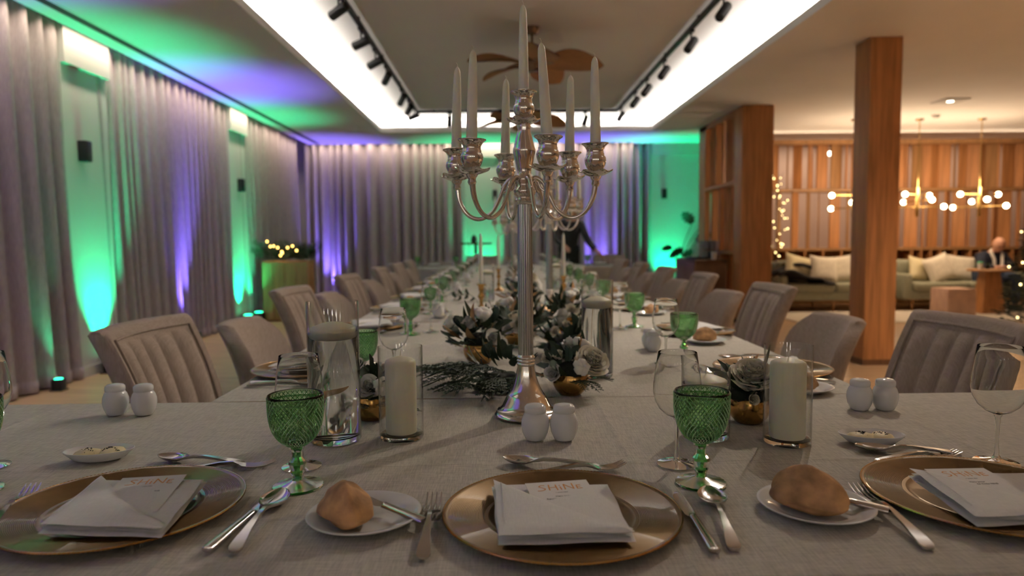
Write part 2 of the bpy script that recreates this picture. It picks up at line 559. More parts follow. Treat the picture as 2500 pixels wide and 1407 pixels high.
def curtain(label, axis, a0, a1, pos, flare0=0.0, flare1=0.0, seed=0):
    rnd = random.Random(seed)
    L = abs(a1 - a0)
    wl = 0.17
    nf = max(3, int(L / wl))
    lens = [rnd.uniform(.6, 1.5) for _ in range(nf)]
    amps = [rnd.uniform(.55, 1.15) for _ in range(nf)]
    tot = sum(lens)
    S, O = [], []
    s = 0
    for l, am in zip(lens, amps):
        for k in range(8):
            ph = k / 8
            S.append(s + l * ph)
            O.append(am * (0.064 * sin(2 * pi * ph) + 0.014 * sin(4 * pi * ph + 1)))
        s += l
    S.append(s)
    O.append(0)
    S = [q / tot for q in S]
    Z = [0.015, 0.05, 0.5, 1.0, 1.6, 2.2, 2.7, 2.9, 3.04]

    def fn(i, j):
        z = Z[j]
        h = 1 - z / 3.04
        q = S[i]
        a = a0 + (a1 - a0) * q + (flare0 * (1 - q) + flare1 * q) * h
        o = O[i] * (0.75 + 0.35 * h) + 0.012 * sin(9 * q + 3 * h + seed)
        if axis == 'y':
            return (pos + o, a, z)
        return (a, pos - o, z)
    mb = MB().grid(fn, len(S), len(Z))
    t = ob('curtain', mb.mesh('curtain', M_CURT, True, 80))
    md = t.modifiers.new('thickness', 'SOLIDIFY')
    md.thickness = 0.005
    tag(t, label, 'curtain', 'floor-length linen curtains')
    # stitched hem along the foot
    def hf(i, j):
        z = (0.012, 0.02, 0.10, 0.105)[j]
        x, y, _ = fn(i, 1)
        d = (0.0, 0.006, 0.006, 0.0)[j]
        return (x + d, y, z) if axis == 'y' else (x, y - d, z)
    ob('hem', MB().grid(hf, len(S), 4).mesh('hem', M_CURT, True, 80), t)
    return t


curtain('nearest grey linen curtain on the left wall, cut by the frame edge', 'y', -1.2, 5.88, -3.56, 0, 0.10, 1)
curtain('long grey linen curtain on the left wall between the two green panels', 'y', 6.22, 9.30, -3.57, 0.10, 0, 2)
curtain('grey linen curtain on the left wall ending at the far corner', 'y', 9.58, 12.3, -3.57, 0.05, 0, 3)
curtain('wide grey linen curtain on the back wall in the left corner', 'x', -3.5, -0.5, 12.56, 0, 0, 4)
curtain('grey linen curtain on the back wall right of the candelabra', 'x', 0.02, 2.8, 12.56, 0, 0, 5)


def uplight(label, loc, col, lens, power, ang=60, tilt=(0, 0)):
    t = thing('uplight', label, 'uplight', loc, 0, 'coloured floor uplights')
    ob('housing', cached('uplight_housing', lambda: MB().rbox(-.07, .07, -.07, .07, 0.015, .15, .012).mesh('housing', M_BLACK)), t)
    ob('base_plate', cached('uplight_base', lambda: MB().rbox(-.085, .085, -.085, .085, 0, .018, .004).mesh('base_plate', M_BLACK)), t)
    ob('lens', cached('uplight_lens' + lens.name, lambda: MB().lathe([(0, .158), (.045, .156), (.055, .15)], 20).mesh('lens', lens)), t)
    l = bpy.data.lights.new('uplight_beam', 'SPOT')
    l.energy, l.color, l.spot_size, l.spot_blend, l.shadow_soft_size = power, col, radians(ang), 1.0, 0.03
    o = bpy.data.objects.new('uplight_beam', l)
    COL.objects.link(o)
    o.parent = t
    o.location = (0, 0, 0.175)
    o.rotation_euler = lookdir((tilt[0], tilt[1], 1))
    return t


uplight('green floor uplight at the foot of the nearest pilaster', (-3.42, 6.1, 0), GREEN, M_GLENS, UPL * 1.35, 70, tilt=(-.12, .02))
uplight('green floor uplight by the nearest left curtain hem', (-3.44, 5.36, 0), GREEN, M_GLENS, UPL * .12, 40, tilt=(-.1, 0)).scale = (.55, .55, .6)
uplight('violet floor uplight against the nearest left curtain', (-3.40, 3.75, 0), VIOLET, M_VLENS, UPL * 2.2, 62, tilt=(.08, .02))
uplight('green floor uplight on the left wall behind the view', (-3.40, 1.6, 0), GREEN, M_GLENS, UPL * 1.2, tilt=(.03, .02))
uplight('violet floor uplight on the left wall behind the view', (-3.40, -.4, 0), VIOLET, M_VLENS, UPL * 2.2, 62, tilt=(.08, .02))
uplight('violet floor uplight against the long left curtain', (-3.40, 7.62, 0), VIOLET, M_VLENS, UPL * 2.2, 62, tilt=(.08, .02))
uplight('green floor uplight in front of the far left pilaster, nearer one', (-3.42, 9.35, 0), GREEN, M_GLENS, UPL * .85, 70, tilt=(-.1, .02))
uplight('green floor uplight in front of the far left pilaster, farther one', (-3.40, 9.7, 0), GREEN, M_GLENS, UPL * .5, tilt=(-.05, .02))
uplight('violet floor uplight at the left end of the back wall', (-3.02, 12.40, 0), VIOLET, M_VLENS, UPL * 1.9, 62, tilt=(.0, -.03))
uplight('green floor uplight in the middle of the back wall', (-.35, 12.40, 0), GREEN, M_GLENS, UPL * 1.2, 70, tilt=(.0, .09))
uplight('violet floor uplight on the back wall right of the candelabra', (1.77, 12.40, 0), VIOLET, M_VLENS, UPL * 1.9, 62, tilt=(.0, -.03))
uplight('green floor uplight by the wide pilaster next to the partition', (3.0, 12.40, 0), GREEN, M_GLENS, UPL * 1.5, 70, tilt=(.0, .1))
uplight('small green floor uplight behind the serving cabinet', (3.3, 12.0, 0), GREEN, M_GLENS, UPL * .3, tilt=(.0, .03))


# small black wall loudspeakers on the pilasters
def wall_speaker(label, loc, rz):
    t = thing('wall_speaker', label, 'loudspeaker', loc, rz)
    t.scale = (.7, .7, .8)
    ob('cabinet', cached('spk', lambda: MB().rbox(-.06, .06, -.12, -.01, -.11, .11, .01).mesh('cabinet', M_BLACK)), t)
    ob('grille', cached('spkg', lambda: MB().rbox(-.05, .05, -.126, -.118, -.1, .1, .004).mesh('grille', M_TRACK)), t)
    ob('bracket', cached('spkb', lambda: MB().box(-.02, .02, -.02, 0.0, -.05, .05).mesh('bracket', M_TRACK, False)), t)


wall_speaker('black wall loudspeaker on the nearest green pilaster', (-3.55, 5.97, 1.91), pi / 2)
wall_speaker('black wall loudspeaker on the far left green pilaster', (-3.55, 9.5, 1.9), pi / 2)
wall_speaker('black wall loudspeaker on the back pilaster behind the candelabra', (-.1, 12.55, 1.93), 0)
wall_speaker('black wall loudspeaker on the green pilaster beside the partition', (2.95, 12.55, 1.93), 0)


# ------------------------------------------------------------------ wooden columns and lattice
def column(label, x0, x1, y0, y1):
    cx, cy = (x0 + x1) / 2, (y0 + y1) / 2
    t = thing('column', label, 'column', (cx, cy, 0), 0, 'square oak columns')
    t['kind'] = 'structure'
    ob('shaft', MB().rbox(x0 - cx, x1 - cx, y0 - cy, y1 - cy, 0, CEIL, .006).mesh('shaft', M_OAK), t)
    ob('plinth', MB().box(x0 - cx - .004, x1 - cx + .004, y0 - cy - .004, y1 - cy + .004, 0, .05).mesh('plinth', M_OAKD, False), t)


column('square oak column standing free in front of the lounge', 3.175, 3.45, 5.98, 6.25)
column('broad square oak column at the near end of the slatted partition', 3.13, 3.54, 9.0, 9.3)


def slat_mesh(wd, th, h):
    return cached(('slat', wd, th, round(h, 2)), lambda: MB().rbox(-wd / 2, wd / 2, -th / 2, th / 2, 0, h, .004, 1).mesh('slat', M_OAK if th > .022 else M_OAK2))


# partition running back from the broad column
part = struct('wall_partition', MB().box(3.13, 3.21, 10.62, 10.95, 0, CEIL).box(3.13, 3.38, 9.3, 10.95, CEIL - .07, CEIL)
              .box(3.13, 3.38, 9.3, 10.62, 1.84, 1.89).box(3.13, 3.38, 9.3, 10.62, .9, .95).box(3.13, 3.38, 9.3, 10.62, 0, .06), M_OAK)
for z0, z1, ys in ((1.89, 2.76, (9.42, 9.62, 9.72, 9.98, 10.22, 10.42)), (.95, 1.84, (9.5, 9.74, 9.95, 10.12, 10.38)), (.06, .9, (9.5, 9.9, 10.3))):
    for k, y in enumerate(ys):
        ob('slat', slat_mesh(.22, .03, z1 - z0), part, (3.255, y, z0), (0, 0, (0.25, -0.5, 0.1, 0.7)[k % 4]))

LY = 11.3
latt = struct('wall_lounge', MB().box(3.4, 10.5, LY, LY + .3, CEIL - .20, CEIL - .13).box(3.4, 10.5, LY, LY + .3, 1.86, 1.91)
              .box(3.4, 10.5, LY, LY + .3, .90, .94).box(3.4, 10.5, LY, LY + .3, .60, .62).box(3.4, 10.5, LY + .28, LY + .3, 0, .9), M_OAK2)
rnd = random.Random(5)
x = 3.5
k = 0
while x < 10.3:
    dense = x > 6.0
    ob('slat', slat_mesh((.24, .2, .24, .14)[k % 4], (.03, .03, .02, .03)[k % 4], CEIL - .20 - 1.91), latt, (x, LY + .14, 1.91),
       (0, 0, (0.35, 1.2, -0.55, 0.9, 0.15)[k % 5] if not dense else (0.4, -0.35, 0.9, 0.2, -0.6)[k % 5]))
    x += (.17, .21, .15, .19)[k % 4] * (0.85 if dense else 1.12)
    k += 1
x = 3.55
k = 0
while x < 10.3:
    dense = x > 6.4
    big = (k % 3 == 0) or dense
    ob('slat', slat_mesh(.2 if big else .06, .03 if big else .02, .92), latt, (x, LY + .14, .94), (0, 0, (1.1, 0.2, 0.7, -0.4)[k % 4]))
    x += (.2, .16, .24)[k % 3] * (1 if dense else 1.1)
    k += 1
x = 3.6
while x < 10.3:
    ob('divider', slat_mesh(.26, .03, .28), latt, (x, LY + .14, .62), (0, 0, pi / 2))
    x += rnd.choice((.16, .25, .3))

# corridor lamps seen through the slats
for u, v, lab in ((1950, 393, 'small round glowing lamp behind the slats left of the free column'), (2309, 389, 'small round glowing lamp behind the slats between two chandeliers'),
                  (2027, 375, 'faint small lamp behind the slats beside the free column')):
    p = ony(u, v, 12.6)
    t = thing('corridor_lamp', lab, 'lamp', (p.x, 12.6, p.z))
    ob('globe', cached('cglobe', lambda: MB().lathe([(0, -.05), (.03, -.04), (.05, 0), (.03, .04), (0, .05)], 14).mesh('globe', M_DLENS)), t, scale=(1, 1, .8))
    ob('cord', cached(('ccord', u), lambda: MB().tube([(0, 0, .04), (0, 0, CEIL - p.z)], .004, 6).mesh('cord', M_BLACK)), t)
area('corridor_ceiling_lamp', (7.0, 12.3, CEIL - .01), (5.5, .5), (0, 0, 0), 30, (1.0, .72, .5))


# ------------------------------------------------------------------ ceiling fixtures
def rail(label, p0, p1):
    d = Vector(p1) - Vector(p0)
    t = thing('lighting_track', label, 'lighting track', p0)
    mid = MB().box(-.018 if abs(d.y) > 1 else 0, .018 if abs(d.y) > 1 else d.x, 0 if abs(d.y) > 1 else -.018, d.y if abs(d.y) > 1 else .018, -.035, 0)
    ob('rail', mid.mesh('rail', M_TRACK, False), t)
    n = 6
    for i in range(n):
        q = d * ((i + .5) / n)
        ob('clip', cached('clip', lambda: MB().box(-.024, .024, -.024, .024, -.012, .012).mesh('clip', M_TRACK, False)), t, (q.x, q.y, -.005))


TZR = UPC - .012
XL, XR, YT = -1.20, 1.72, 10.25
rail('long black ceiling lighting track on the left of the tray', (XL, 3.0, TZR), (XL, YT, TZR))
rail('long black ceiling lighting track on the right of the tray', (XR, 3.0, TZR), (XR, YT, TZR))
rail('black ceiling lighting track across the far end of the tray', (XL, YT, TZR), (XR, YT, TZR))


def track_head(label, loc, aim, power=0):
    t = thing('track_spotlight', label, 'spotlight', loc, 0, 'black track spotlights')
    ob('adapter', cached('tadp', lambda: MB().box(-.02, .02, -.05, .05, -.02, .0).mesh('adapter', M_TRACK, False)), t, (0, 0, -.035))
    ob('stem', cached('tstem', lambda: MB().tube([(0, 0, -.05), (0, 0, -.15)], .008, 8).mesh('stem', M_TRACK)), t)
    e = Vector(aim).to_track_quat('Z', 'Y').to_euler()
    ob('barrel', cached('tbar', lambda: MB().lathe([(0, -.08), (.034, -.08), (.038, -.072), (.038, .075), (.034, .08), (.03, .07), (0, .068)], 18).mesh('barrel', M_TRACK)), t, (0, 0, -.16), e)
    if power:
        a_ = Vector(aim).normalized()
        l = bpy.data.lights.new('track_beam', 'SPOT')
        l.energy, l.color, l.spot_size, l.spot_blend, l.shadow_soft_size = power, (1.0, .86, .72), radians(75), .9, .03
        o = bpy.data.objects.new('track_beam', l)
        COL.objects.link(o)
        o.parent = t
        o.location = Vector((0, 0, -.16)) + a_ * .09
        o.rotation_euler = lookdir(a_)


for k, (y, a) in enumerate(((5.35, (-.9, .5, -.4)), (6.2, (-1, .3, -.35)), (6.88, (-1, .4, -.4)), (7.54, (-.5, .9, -.5)), (8.68, (-.5, .8, -.6)), (9.33, (-.5, .8, -.6)), (9.85, (-.9, .2, -.3)))):
    track_head(f'black track spotlight on the left track, {ORD[k]} from the front', (XL, y, TZR), a)
for k, y in enumerate((3.4, 4.4, 5.4, 6.31, 7.34, 8.2, 8.9, 9.93)):  # nearest two heads are out of view, added to light the near table
    aim = Vector((.12, y - 1.15, TZ)) - Vector((XR, y, TZR - .16))
    track_head(f'black track spotlight on the right track, {ORD[k]} from the front', (XR, y, TZR), aim, 55 if k < 3 else 30)
track_head('black track spotlight on the far cross track, left one', (-.73, YT, TZR), (0, .2, -1))
track_head('black track spotlight on the far cross track, right one', (1.25, YT, TZR), (-.3, .2, -1))


def fan(label, loc, rz):
    t = thing('ceiling_fan', label, 'ceiling fan', loc, rz, 'ceiling fans with leaf blades')
    drop = .30
    ob('canopy', cached('fcan', lambda: MB().lathe([(0, 0), (.07, 0), (.07, -.02), (.045, -.06), (0, -.065)], 24).mesh('canopy', mat('fan_bronze', (.20, .13, .08), .35, .8, var=.1, vscale=20))), t)
    ob('downrod', cached('frod', lambda: MB().tube([(0, 0, -.05), (0, 0, -drop)], .012, 10).mesh('downrod', MATS['fan_bronze'])), t)
    ob('motor', cached('fmot', lambda: MB().lathe([(0, .05), (.05, .045), (.1, .02), (.11, -.02), (.09, -.06), (.05, -.085), (0, -.09)], 24).mesh('motor', MATS['fan_bronze'])), t, (0, 0, -drop))

    def blade():
        mb = MB()
        n = 12
        for zo, rev in ((0.006, 0), (-.006, 1)):
            def fn(i, j):
                s = i / n
                x = .12 + .52 * s
                wd = .155 * (max(0, sin(pi * min(1, s * .93 + .07))) ** .65) * (1 if s < 1 else 0)
                y = (j / 4 - .5) * 2 * wd
                return (x, y, zo - .05 * s * s + .03 * (y / .15) ** 2)
            mb.grid(fn, n + 1, 5)
        return mb.mesh('blade', M_FANW)
    me = cached('fblade', blade)
    for i in range(5):
        a = 2 * pi * i / 5
        b = ob('blade', me, t, (0, 0, -drop - .02), (radians(24), 0, 0))
        b.rotation_mode = 'XYZ'
        b.matrix_local = Matrix.Translation((0, 0, -drop - .02)) @ Matrix.Rotation(a, 4, 'Z') @ Matrix.Rotation(radians(-22), 4, 'X')
        ob('arm', cached('farm', lambda: MB().rbox(.05, .2, -.02, .02, -.008, .008, .004).mesh('arm', MATS['fan_bronze'])), t, (0, 0, -drop - .02), (0, 0, a))


fan('nearer ceiling fan with broad brown leaf-shaped blades', (.30, 6.35, UPC), radians(-8))
fan('farther ceiling fan with brown leaf blades above the bright far cove', (.30, 9.35, UPC), radians(15))

p = onz(2320, 245, CEIL)
t = thing('ceiling_downlight', 'square white ceiling downlight over the lounge', 'downlight', (p.x, p.y, CEIL))
ob('plate', MB().rbox(-.16, .16, -.16, .16, -.014, 0, .004).mesh('plate', M_PANELW), t)
ob('lens', MB().lathe([(0, -.02), (.035, -.019), (.04, -.013)], 18).mesh('lens', M_DLENS), t)
p = onz(2285, 281, CEIL)
t = thing('smoke_detector', 'small round smoke detector on the lounge ceiling', 'smoke detector', (p.x, p.y, CEIL))
ob('body', MB().lathe([(0, -.045), (.035, -.043), (.05, -.025), (.055, 0)], 20).mesh('body', M_PANELW), t)
ob('ring', MB().lathe([(.055, -.008), (.062, -.008), (.062, 0)], 20).mesh('ring', M_PANELW), t)
p = onx(752, 380, -3.45)
t = thing('wall_sensor', 'tiny white sensor at the top of the far corner curtain', 'sensor', (-3.47, p.y, p.z))
ob('body', MB().rbox(-.02, .02, -.025, .025, -.04, .04, .006).mesh('body', M_PANELW), t)
ob('eye', MB().lathe([(0, .012), (.01, .008), (.012, 0)], 10).mesh('eye', M_BLACK), t, (.02, 0, -.01), (0, pi / 2, 0))

# unseen downlights added over the open floor to light the oak columns and soffit
for k, (x, y) in enumerate(((4.3, 3.9), (6.6, 3.9), (4.3, 1.3), (6.6, 1.3))):
    t = thing('ceiling_downlight', ('square white fill downlight added nearest the free oak column, outside the view', 'square white fill downlight added right of the free oak column, outside the view', 'square white fill downlight added behind the camera on the left, outside the view', 'square white fill downlight added behind the camera on the right, outside the view')[k], 'downlight', (x, y, CEIL))
    ob('plate', MB().rbox(-.1, .1, -.1, .1, -.014, 0, .004).mesh('plate', M_PANELW), t)
    ob('lens', MB().lathe([(0, -.02), (.05, -.019), (.055, -.013)], 18).mesh('lens', M_DLENS), t)
    l = bpy.data.lights.new('fill_downlight_beam', 'SPOT')
    l.energy, l.color, l.spot_size, l.spot_blend, l.shadow_soft_size = 260, (1.0, .80, .60), radians(130), .8, .06
    o = bpy.data.objects.new('fill_downlight_beam', l)
    COL.objects.link(o)
    o.parent = t
    o.location = (0, 0, -.03)

# unseen globe lamps added on the wall behind the camera as front fill
for k, x in enumerate((-2.4, -.8, .8, 2.4)):
    t = thing('fill_lamp', f'added round fill lamp behind the view, {ORD[k]} from the left', 'added fill lamp', (x, -3.98, 1.95), 0, 'added fill lamps')
    ob('back_plate', cached('scb', lambda: MB().lathe([(0, 0), (.1, 0), (.1, .012), (0, .016)], 24).mesh('back_plate', M_BRASS)), t, (0, -.02, 0), (-pi / 2, 0, 0))
    ob('globe', cached('scg', lambda: MB().lathe([(0, -.1), (.05, -.087), (.087, -.05), (.1, 0), (.087, .05), (.05, .087), (0, .1)], 24).mesh('globe', emis('fill_lamp_glow', (1.0, .9, .78), 9))), t, (0, .16, 0))
    l = bpy.data.lights.new('fill_lamp_light', 'POINT')
    l.energy, l.color, l.shadow_soft_size = 4, (1.0, .95, .84), .12
    o = bpy.data.objects.new('fill_lamp_light', l)
    COL.objects.link(o)
    o.parent = t
    o.location = (0, .42, 0)

# ================================================================== TABLES
def table(label, x0, x1, y0, y1, legs):
    cx, cy = (x0 + x1) / 2, (y0 + y1) / 2
    t = thing('banquet_table', label, 'table', (cx, cy, 0))
    ob('table_top', MB().rbox(x0 - cx, x1 - cx, y0 - cy, y1 - cy, .715, .742, .005, 1).mesh('table_top', M_OAK2), t)
    for lx, ly in legs:
        ob('leg', cached('tleg', lambda: MB().rbox(-.03, .03, -.03, .03, 0, .715, .005, 1).mesh('leg', M_OAKD)), t, (lx - cx, ly - cy, 0))


FX0, FX1, FY0, FY1 = -2.3, 2.4, .765, 1.674
MX0, MX1, MY0, MY1 = -.71, .915, 1.68, 9.55
BX0, BX1, BY0, BY1 = -1.35, 1.75, 9.58, 10.43
table('front cross table hidden under its beige linen cloth', FX0, FX1, FY0 + .03, FY1 - .02, [(a, b) for a in (FX0 + .1, 0, FX1 - .1) for b in (FY0 + .1, FY1 - .1)])
table('long central table hidden under its beige linen cloth', MX0 + .02, MX1 - .02, MY0 + .05, MY1 - .02, [(a, b) for a in (MX0 + .42, MX1 - .42) for b in (MY0 + .1, 4.2, 7.0, MY1 - .1)])
table('far cross table hidden under its beige linen cloth', BX0 + .02, BX1 - .02, BY0 + .02, BY1 - .02, [(a, b) for a in (BX0 + .1, BX1 - .1) for b in (BY0 + .1, BY1 - .1)])


def cloth(label, x0, x1, y0, y1, drop, cx=(), cy=(), diag=(), open_y0=False, open_y1=False, seed=0, nx=60, ny=20):
    """tablecloth: a top with pressed fold creases and rippled hanging sides"""
    rnd = random.Random(seed)

    def axis(a, b, n, cr):
        vals = [a + (b - a) * i / n for i in range(n + 1)]
        for c_ in cr:
            vals += [c_ - .012, c_ - .004, c_, c_ + .004, c_ + .012]
        return sorted(vals)
    X = axis(x0, x1, nx, cx)
    Y = axis(y0, y1, ny, cy)

    def h(x, y):
        z = .0012 * sin(5.1 * x + 2.3 * y + seed) * sin(6.3 * y - 1.7 * x)
        for c_ in cx:
            z += .0022 * math.exp(-((x - c_) / .005) ** 2)
        for c_ in cy:
            z += .0022 * math.exp(-((y - c_) / .005) ** 2)
        return z
    mb = MB()
    mb.grid(lambda i, j: (X[i], Y[j], TZ + h(X[i], Y[j]) - .0016), len(X), len(Y))
    # hanging skirts: rounded edge then ripples
    prof = [(0, 0), (.004, -.002), (.007, -.008), (.009, -.03), (.012, -drop * .5), (.02, -drop)]

    def skirt(pts, nrm):
        def fn(i, j):
            px_, py_ = pts[i]
            o, z = prof[j]
            s = i * .37
            rip = .022 * (max(0, -z - .03) / drop) * sin(s * 2.1 + seed) + .01 * (max(0, -z - .03) / drop) * sin(s * 5.3)
            d = o + max(rip, -o * .8)
            return (px_ + nrm[0] * d, py_ + nrm[1] * d, TZ + (h(px_, py_) - .0016 if j == 0 else z - .001))
        mb.grid(fn, len(pts), len(prof))
    if not open_y0:
        skirt([(x, y0) for x in X], (0, -1))
    if not open_y1:
        skirt([(x, y1) for x in reversed(X)], (0, 1))
    skirt([(x0, y) for y in reversed(Y)], (-1, 0))
    skirt([(x1, y) for y in Y], (1, 0))
    o = ob('tablecloth', mb.mesh('tablecloth', M_CLOTH, True, 60))
    return tag(o, label, 'tablecloth', 'beige linen tablecloths')


cloth('beige linen cloth on the near cross table, set with the large gold chargers', FX0, FX1, FY0, FY1, .42, cx=(-1.05, -.42, .225, .86), cy=(1.175,), seed=1, nx=90, ny=16)
cloth('beige linen cloth on the long central table under the flowers', MX0, MX1, MY0 - .002, MY1, .25, open_y0=True, open_y1=True, cx=(.12, .52), cy=(1.95, 2.55, 3.2, 4.3, 5.5, 6.7, 8.0), seed=2, nx=22, ny=110)
cloth('beige linen cloth on the far cross table by the back curtains', BX0, BX1, BY0, BY1, .42, cx=(.2,), seed=3, nx=40, ny=12)


# ================================================================== TABLEWARE MESHES
def m_charger():
    prof = [(0, .003), (.06, .003), (.092, .0032), (.098, .004), (.1015, .0062), (.105, .0065)]
    r, i = .107, 0
    while r < .1585:
        z = .0066 + (r - .107) / .052 * .0065
        prof.append((r, z + (.0005 if i % 2 else -.0002)))
        r += .0011
        i += 1
    prof += [(.1595, .0138), (.1625, .0142), (.1635, .0128), (.162, .0115), (.12, .0035), (.1, 0), (0, 0)]
    return MB().lathe(prof, 120).mesh('plate', M_CHARGER, True, 25)


def m_bead():
    n = 190
    mb = MB()
    def fn(i, j):
        a = 2 * pi * i / (n * 2)
        q = 2 * pi * j / 6
        rr = .0013 + (.0007 if i % 2 else 0)
        R = .1632 + rr * cos(q)
        return (R * cos(a), R * sin(a), .0132 + rr * sin(q))
    return mb.grid(fn, n * 2, 6, True, True).mesh('beaded_rim', M_GOLD)


def charger(label, loc, rz=0):
    t = thing('charger_plate', label, 'charger plate', loc, rz, 'gold charger plates')
    ob('plate', cached('charger', m_charger), t)
    ob('beaded_rim', cached('bead', m_bead), t)
    return t


def m_breadplate():
    return MB().lathe([(0, .003), (.045, .003), (.052, .0045), (.058, .0085), (.074, .0135), (.0775, .0145), (.0785, .0138), (.0775, .0122), (.06, .005), (.05, 0), (0, 0)], 64).mesh('plate', M_PORC, True, 60)


def bread_plate(label, loc):
    o = ob('bread_plate', cached('bplate', m_breadplate), None, loc)
    return tag(o, label, 'plate', 'white bread plates')


def m_roll(seed):
    rnd = random.Random(seed)
    ph = [rnd.uniform(0, 6) for _ in range(6)]
    mb = MB()
    nu, nv = 40, 22

    def fn(i, j):
        a = 2 * pi * i / nu
        q = pi * j / (nv - 1)
        cx_, r_ = cos(q), sin(q)
        L, W, Hh = .046, .031, .034
        x = L * cx_
        taper = (1 - abs(cx_) ** 2.2) ** .42 if abs(cx_) < 1 else 0
        y = W * taper * cos(a)
        zz = sin(a)
        z = Hh * taper * (zz if zz > 0 else zz * .45)
        n_ = .002 * sin(5 * a + ph[0] + 30 * x) + .0012 * sin(9 * a + ph[1] - 60 * x) + .0016 * sin(90 * x + ph[2] + 2 * a)
        ridge = .005 * math.exp(-((a - pi / 2 - .5 * cx_) / .22) ** 2) * taper
        k_ = (1 + n_ / .035 * taper)
        return (x + .004 * sin(3 * a + ph[3]) * taper, y * k_, z * k_ + ridge)
    mb.grid(fn, nu, nv, True)
    return mb.mesh('bread_roll', M_BREAD, True, 60)


def bread_roll(label, loc, rz, k=0, scale=1.0):
    o = ob('bread_roll', cached(('roll', k), lambda: m_roll(k)), None, (loc[0], loc[1], loc[2] + .0165 * scale), (0, 0, rz), (scale,) * 3)
    return tag(o, label, 'bread roll', 'crusty bread rolls')


def crescent(w, t, dip, y, z, n=10):
    """section across the length at y: width w, thickness t, hollow dip; closed loop"""
    top = [(w * cos(pi * k / (n - 1)), y, z + t / 2 - dip * sin(pi * k / (n - 1))) for k in range(n)]
    bot = [(w * cos(pi * k / (n - 1)), y, z - t / 2 - dip * sin(pi * k / (n - 1)) * 1.05 - t * .5 * sin(pi * k / (n - 1))) for k in range(n)]
    return top + bot[::-1]


def m_spoon(L=.2, bw=.021):
    s = []
    bl = L * .34
    # handle from y=-L/2 to bowl
    hp = [(-.5, .0015, .0025, .0015), (-.495, .0065, .003, .002), (-.47, .0088, .0032, .0035), (-.4, .0082, .0034, .006), (-.25, .0052, .0036, .009), (-.05, .0032, .004, .0115), (.08, .0028, .0042, .011), (.14, .0042, .0036, .0085)]
    for f_, w_, t_, z_ in hp:
        s.append(crescent(w_, t_, 0, f_ * L, z_ + .002))
    y0 = .15 * L
    for k in range(1, 11):
        q = k / 10
        y = y0 + (L * .5 - y0) * q
        sh = max(.06, sin(pi * (q ** .85) * .97)) ** .62
        if q > .97:
            sh = .12
        w_ = bw * max(sh, .18)
        dip = .0075 * max(0, sin(pi * min(1, q * 1.0))) ** .8
        s.append(crescent(w_, .0014, dip, y, .0105 + .001 * q))
    return MB().loft(s).mesh('spoon', M_STEEL, True, 50)


def m_fork(L=.2, hw=.0125):
    s = []
    for f_, w_, t_, z_ in [(-.5, .0015, .0025, .0015), (-.495, .0065, .003, .002), (-.47, .0088, .0032, .0035), (-.4, .0082, .0034, .006), (-.25, .0052, .0036, .009), (-.02, .003, .004, .0125), (.1, .003, .004, .0115), (.15, .0075, .0028, .0085), (.18, hw, .0022, .006), (.22, hw, .002, .0045)]:
        s.append(crescent(w_, t_, 0, f_ * L, z_ + .002))
    mb = MB().loft(s)
    for k in range(4):
        x = (k - 1.5) * (hw * 2 - .004) / 3
        mb.tube([(x, .215 * L, .0065), (x, .3 * L, .0045), (x, .4 * L, .0055), (x * .98, .47 * L, .0095), (x * .98, .5 * L, .0115)], [.0017, .0017, .0015, .0012, .0006], 6)
    return mb.mesh('fork', M_STEEL, True, 50)


def m_knife_handle(L):
    s = []
    for f_, w_, t_ in [(-.5, .004, .004), (-.494, .0075, .0075), (-.45, .0085, .0085), (-.2, .0068, .0075), (.0, .0058, .0068), (.03, .006, .007), (.045, .004, .003)]:
        s.append([(w_ * cos(2 * pi * k / 12), f_ * L, .0055 + t_ * .62 * sin(2 * pi * k / 12)) for k in range(12)])
    return MB().loft(s).mesh('handle', M_STEEL, True, 50)


def m_knife_blade(L):
    s = []
    for f_, a, b in [(.03, -.003, .003), (.05, -.006, .006), (.08, -.0085, .0065), (.3, -.0095, .0068), (.42, -.009, .006), (.47, -.006, .004), (.495, -.001, .0015), (.5, 0, .0005)]:
        s.append([(a, f_ * L, .0045), ((a + b) / 2, f_ * L, .0058), (b, f_ * L, .0055), ((a + b) / 2, f_ * L, .0035)])
    return MB().loft(s).mesh('blade', M_STEEL, True, 30)


def spoon(label, loc, rz, L=.2, tilt=0):
    return tag(ob('spoon', cached(('spoon', L), lambda: m_spoon(L, .021 if L > .19 else .017)), None, loc, (tilt, 0, rz)), label, 'spoon', 'steel cutlery')


def fork(label, loc, rz, L=.2, tilt=0):
    return tag(ob('fork', cached(('fork', L), lambda: m_fork(L, .0125 if L > .19 else .011)), None, loc, (tilt, 0, rz)), label, 'fork', 'steel cutlery')


def knife(label, loc, rz, L=.23, tilt=0, name='table_knife'):
    t = thing(name, label, 'knife', loc, rz, 'steel cutlery', rot=(tilt, 0, rz))
    ob('handle', cached(('kh', L), lambda: m_knife_handle(L)), t)
    ob('blade', cached(('kb', L), lambda: m_knife_blade(L)), t)
    return t


def seg(p0, p1):
    """centre, heading of local +y, length"""
    d = p1 - p0
    return (p0 + p1) / 2, math.atan2(d.y, d.x) - pi / 2, d.length


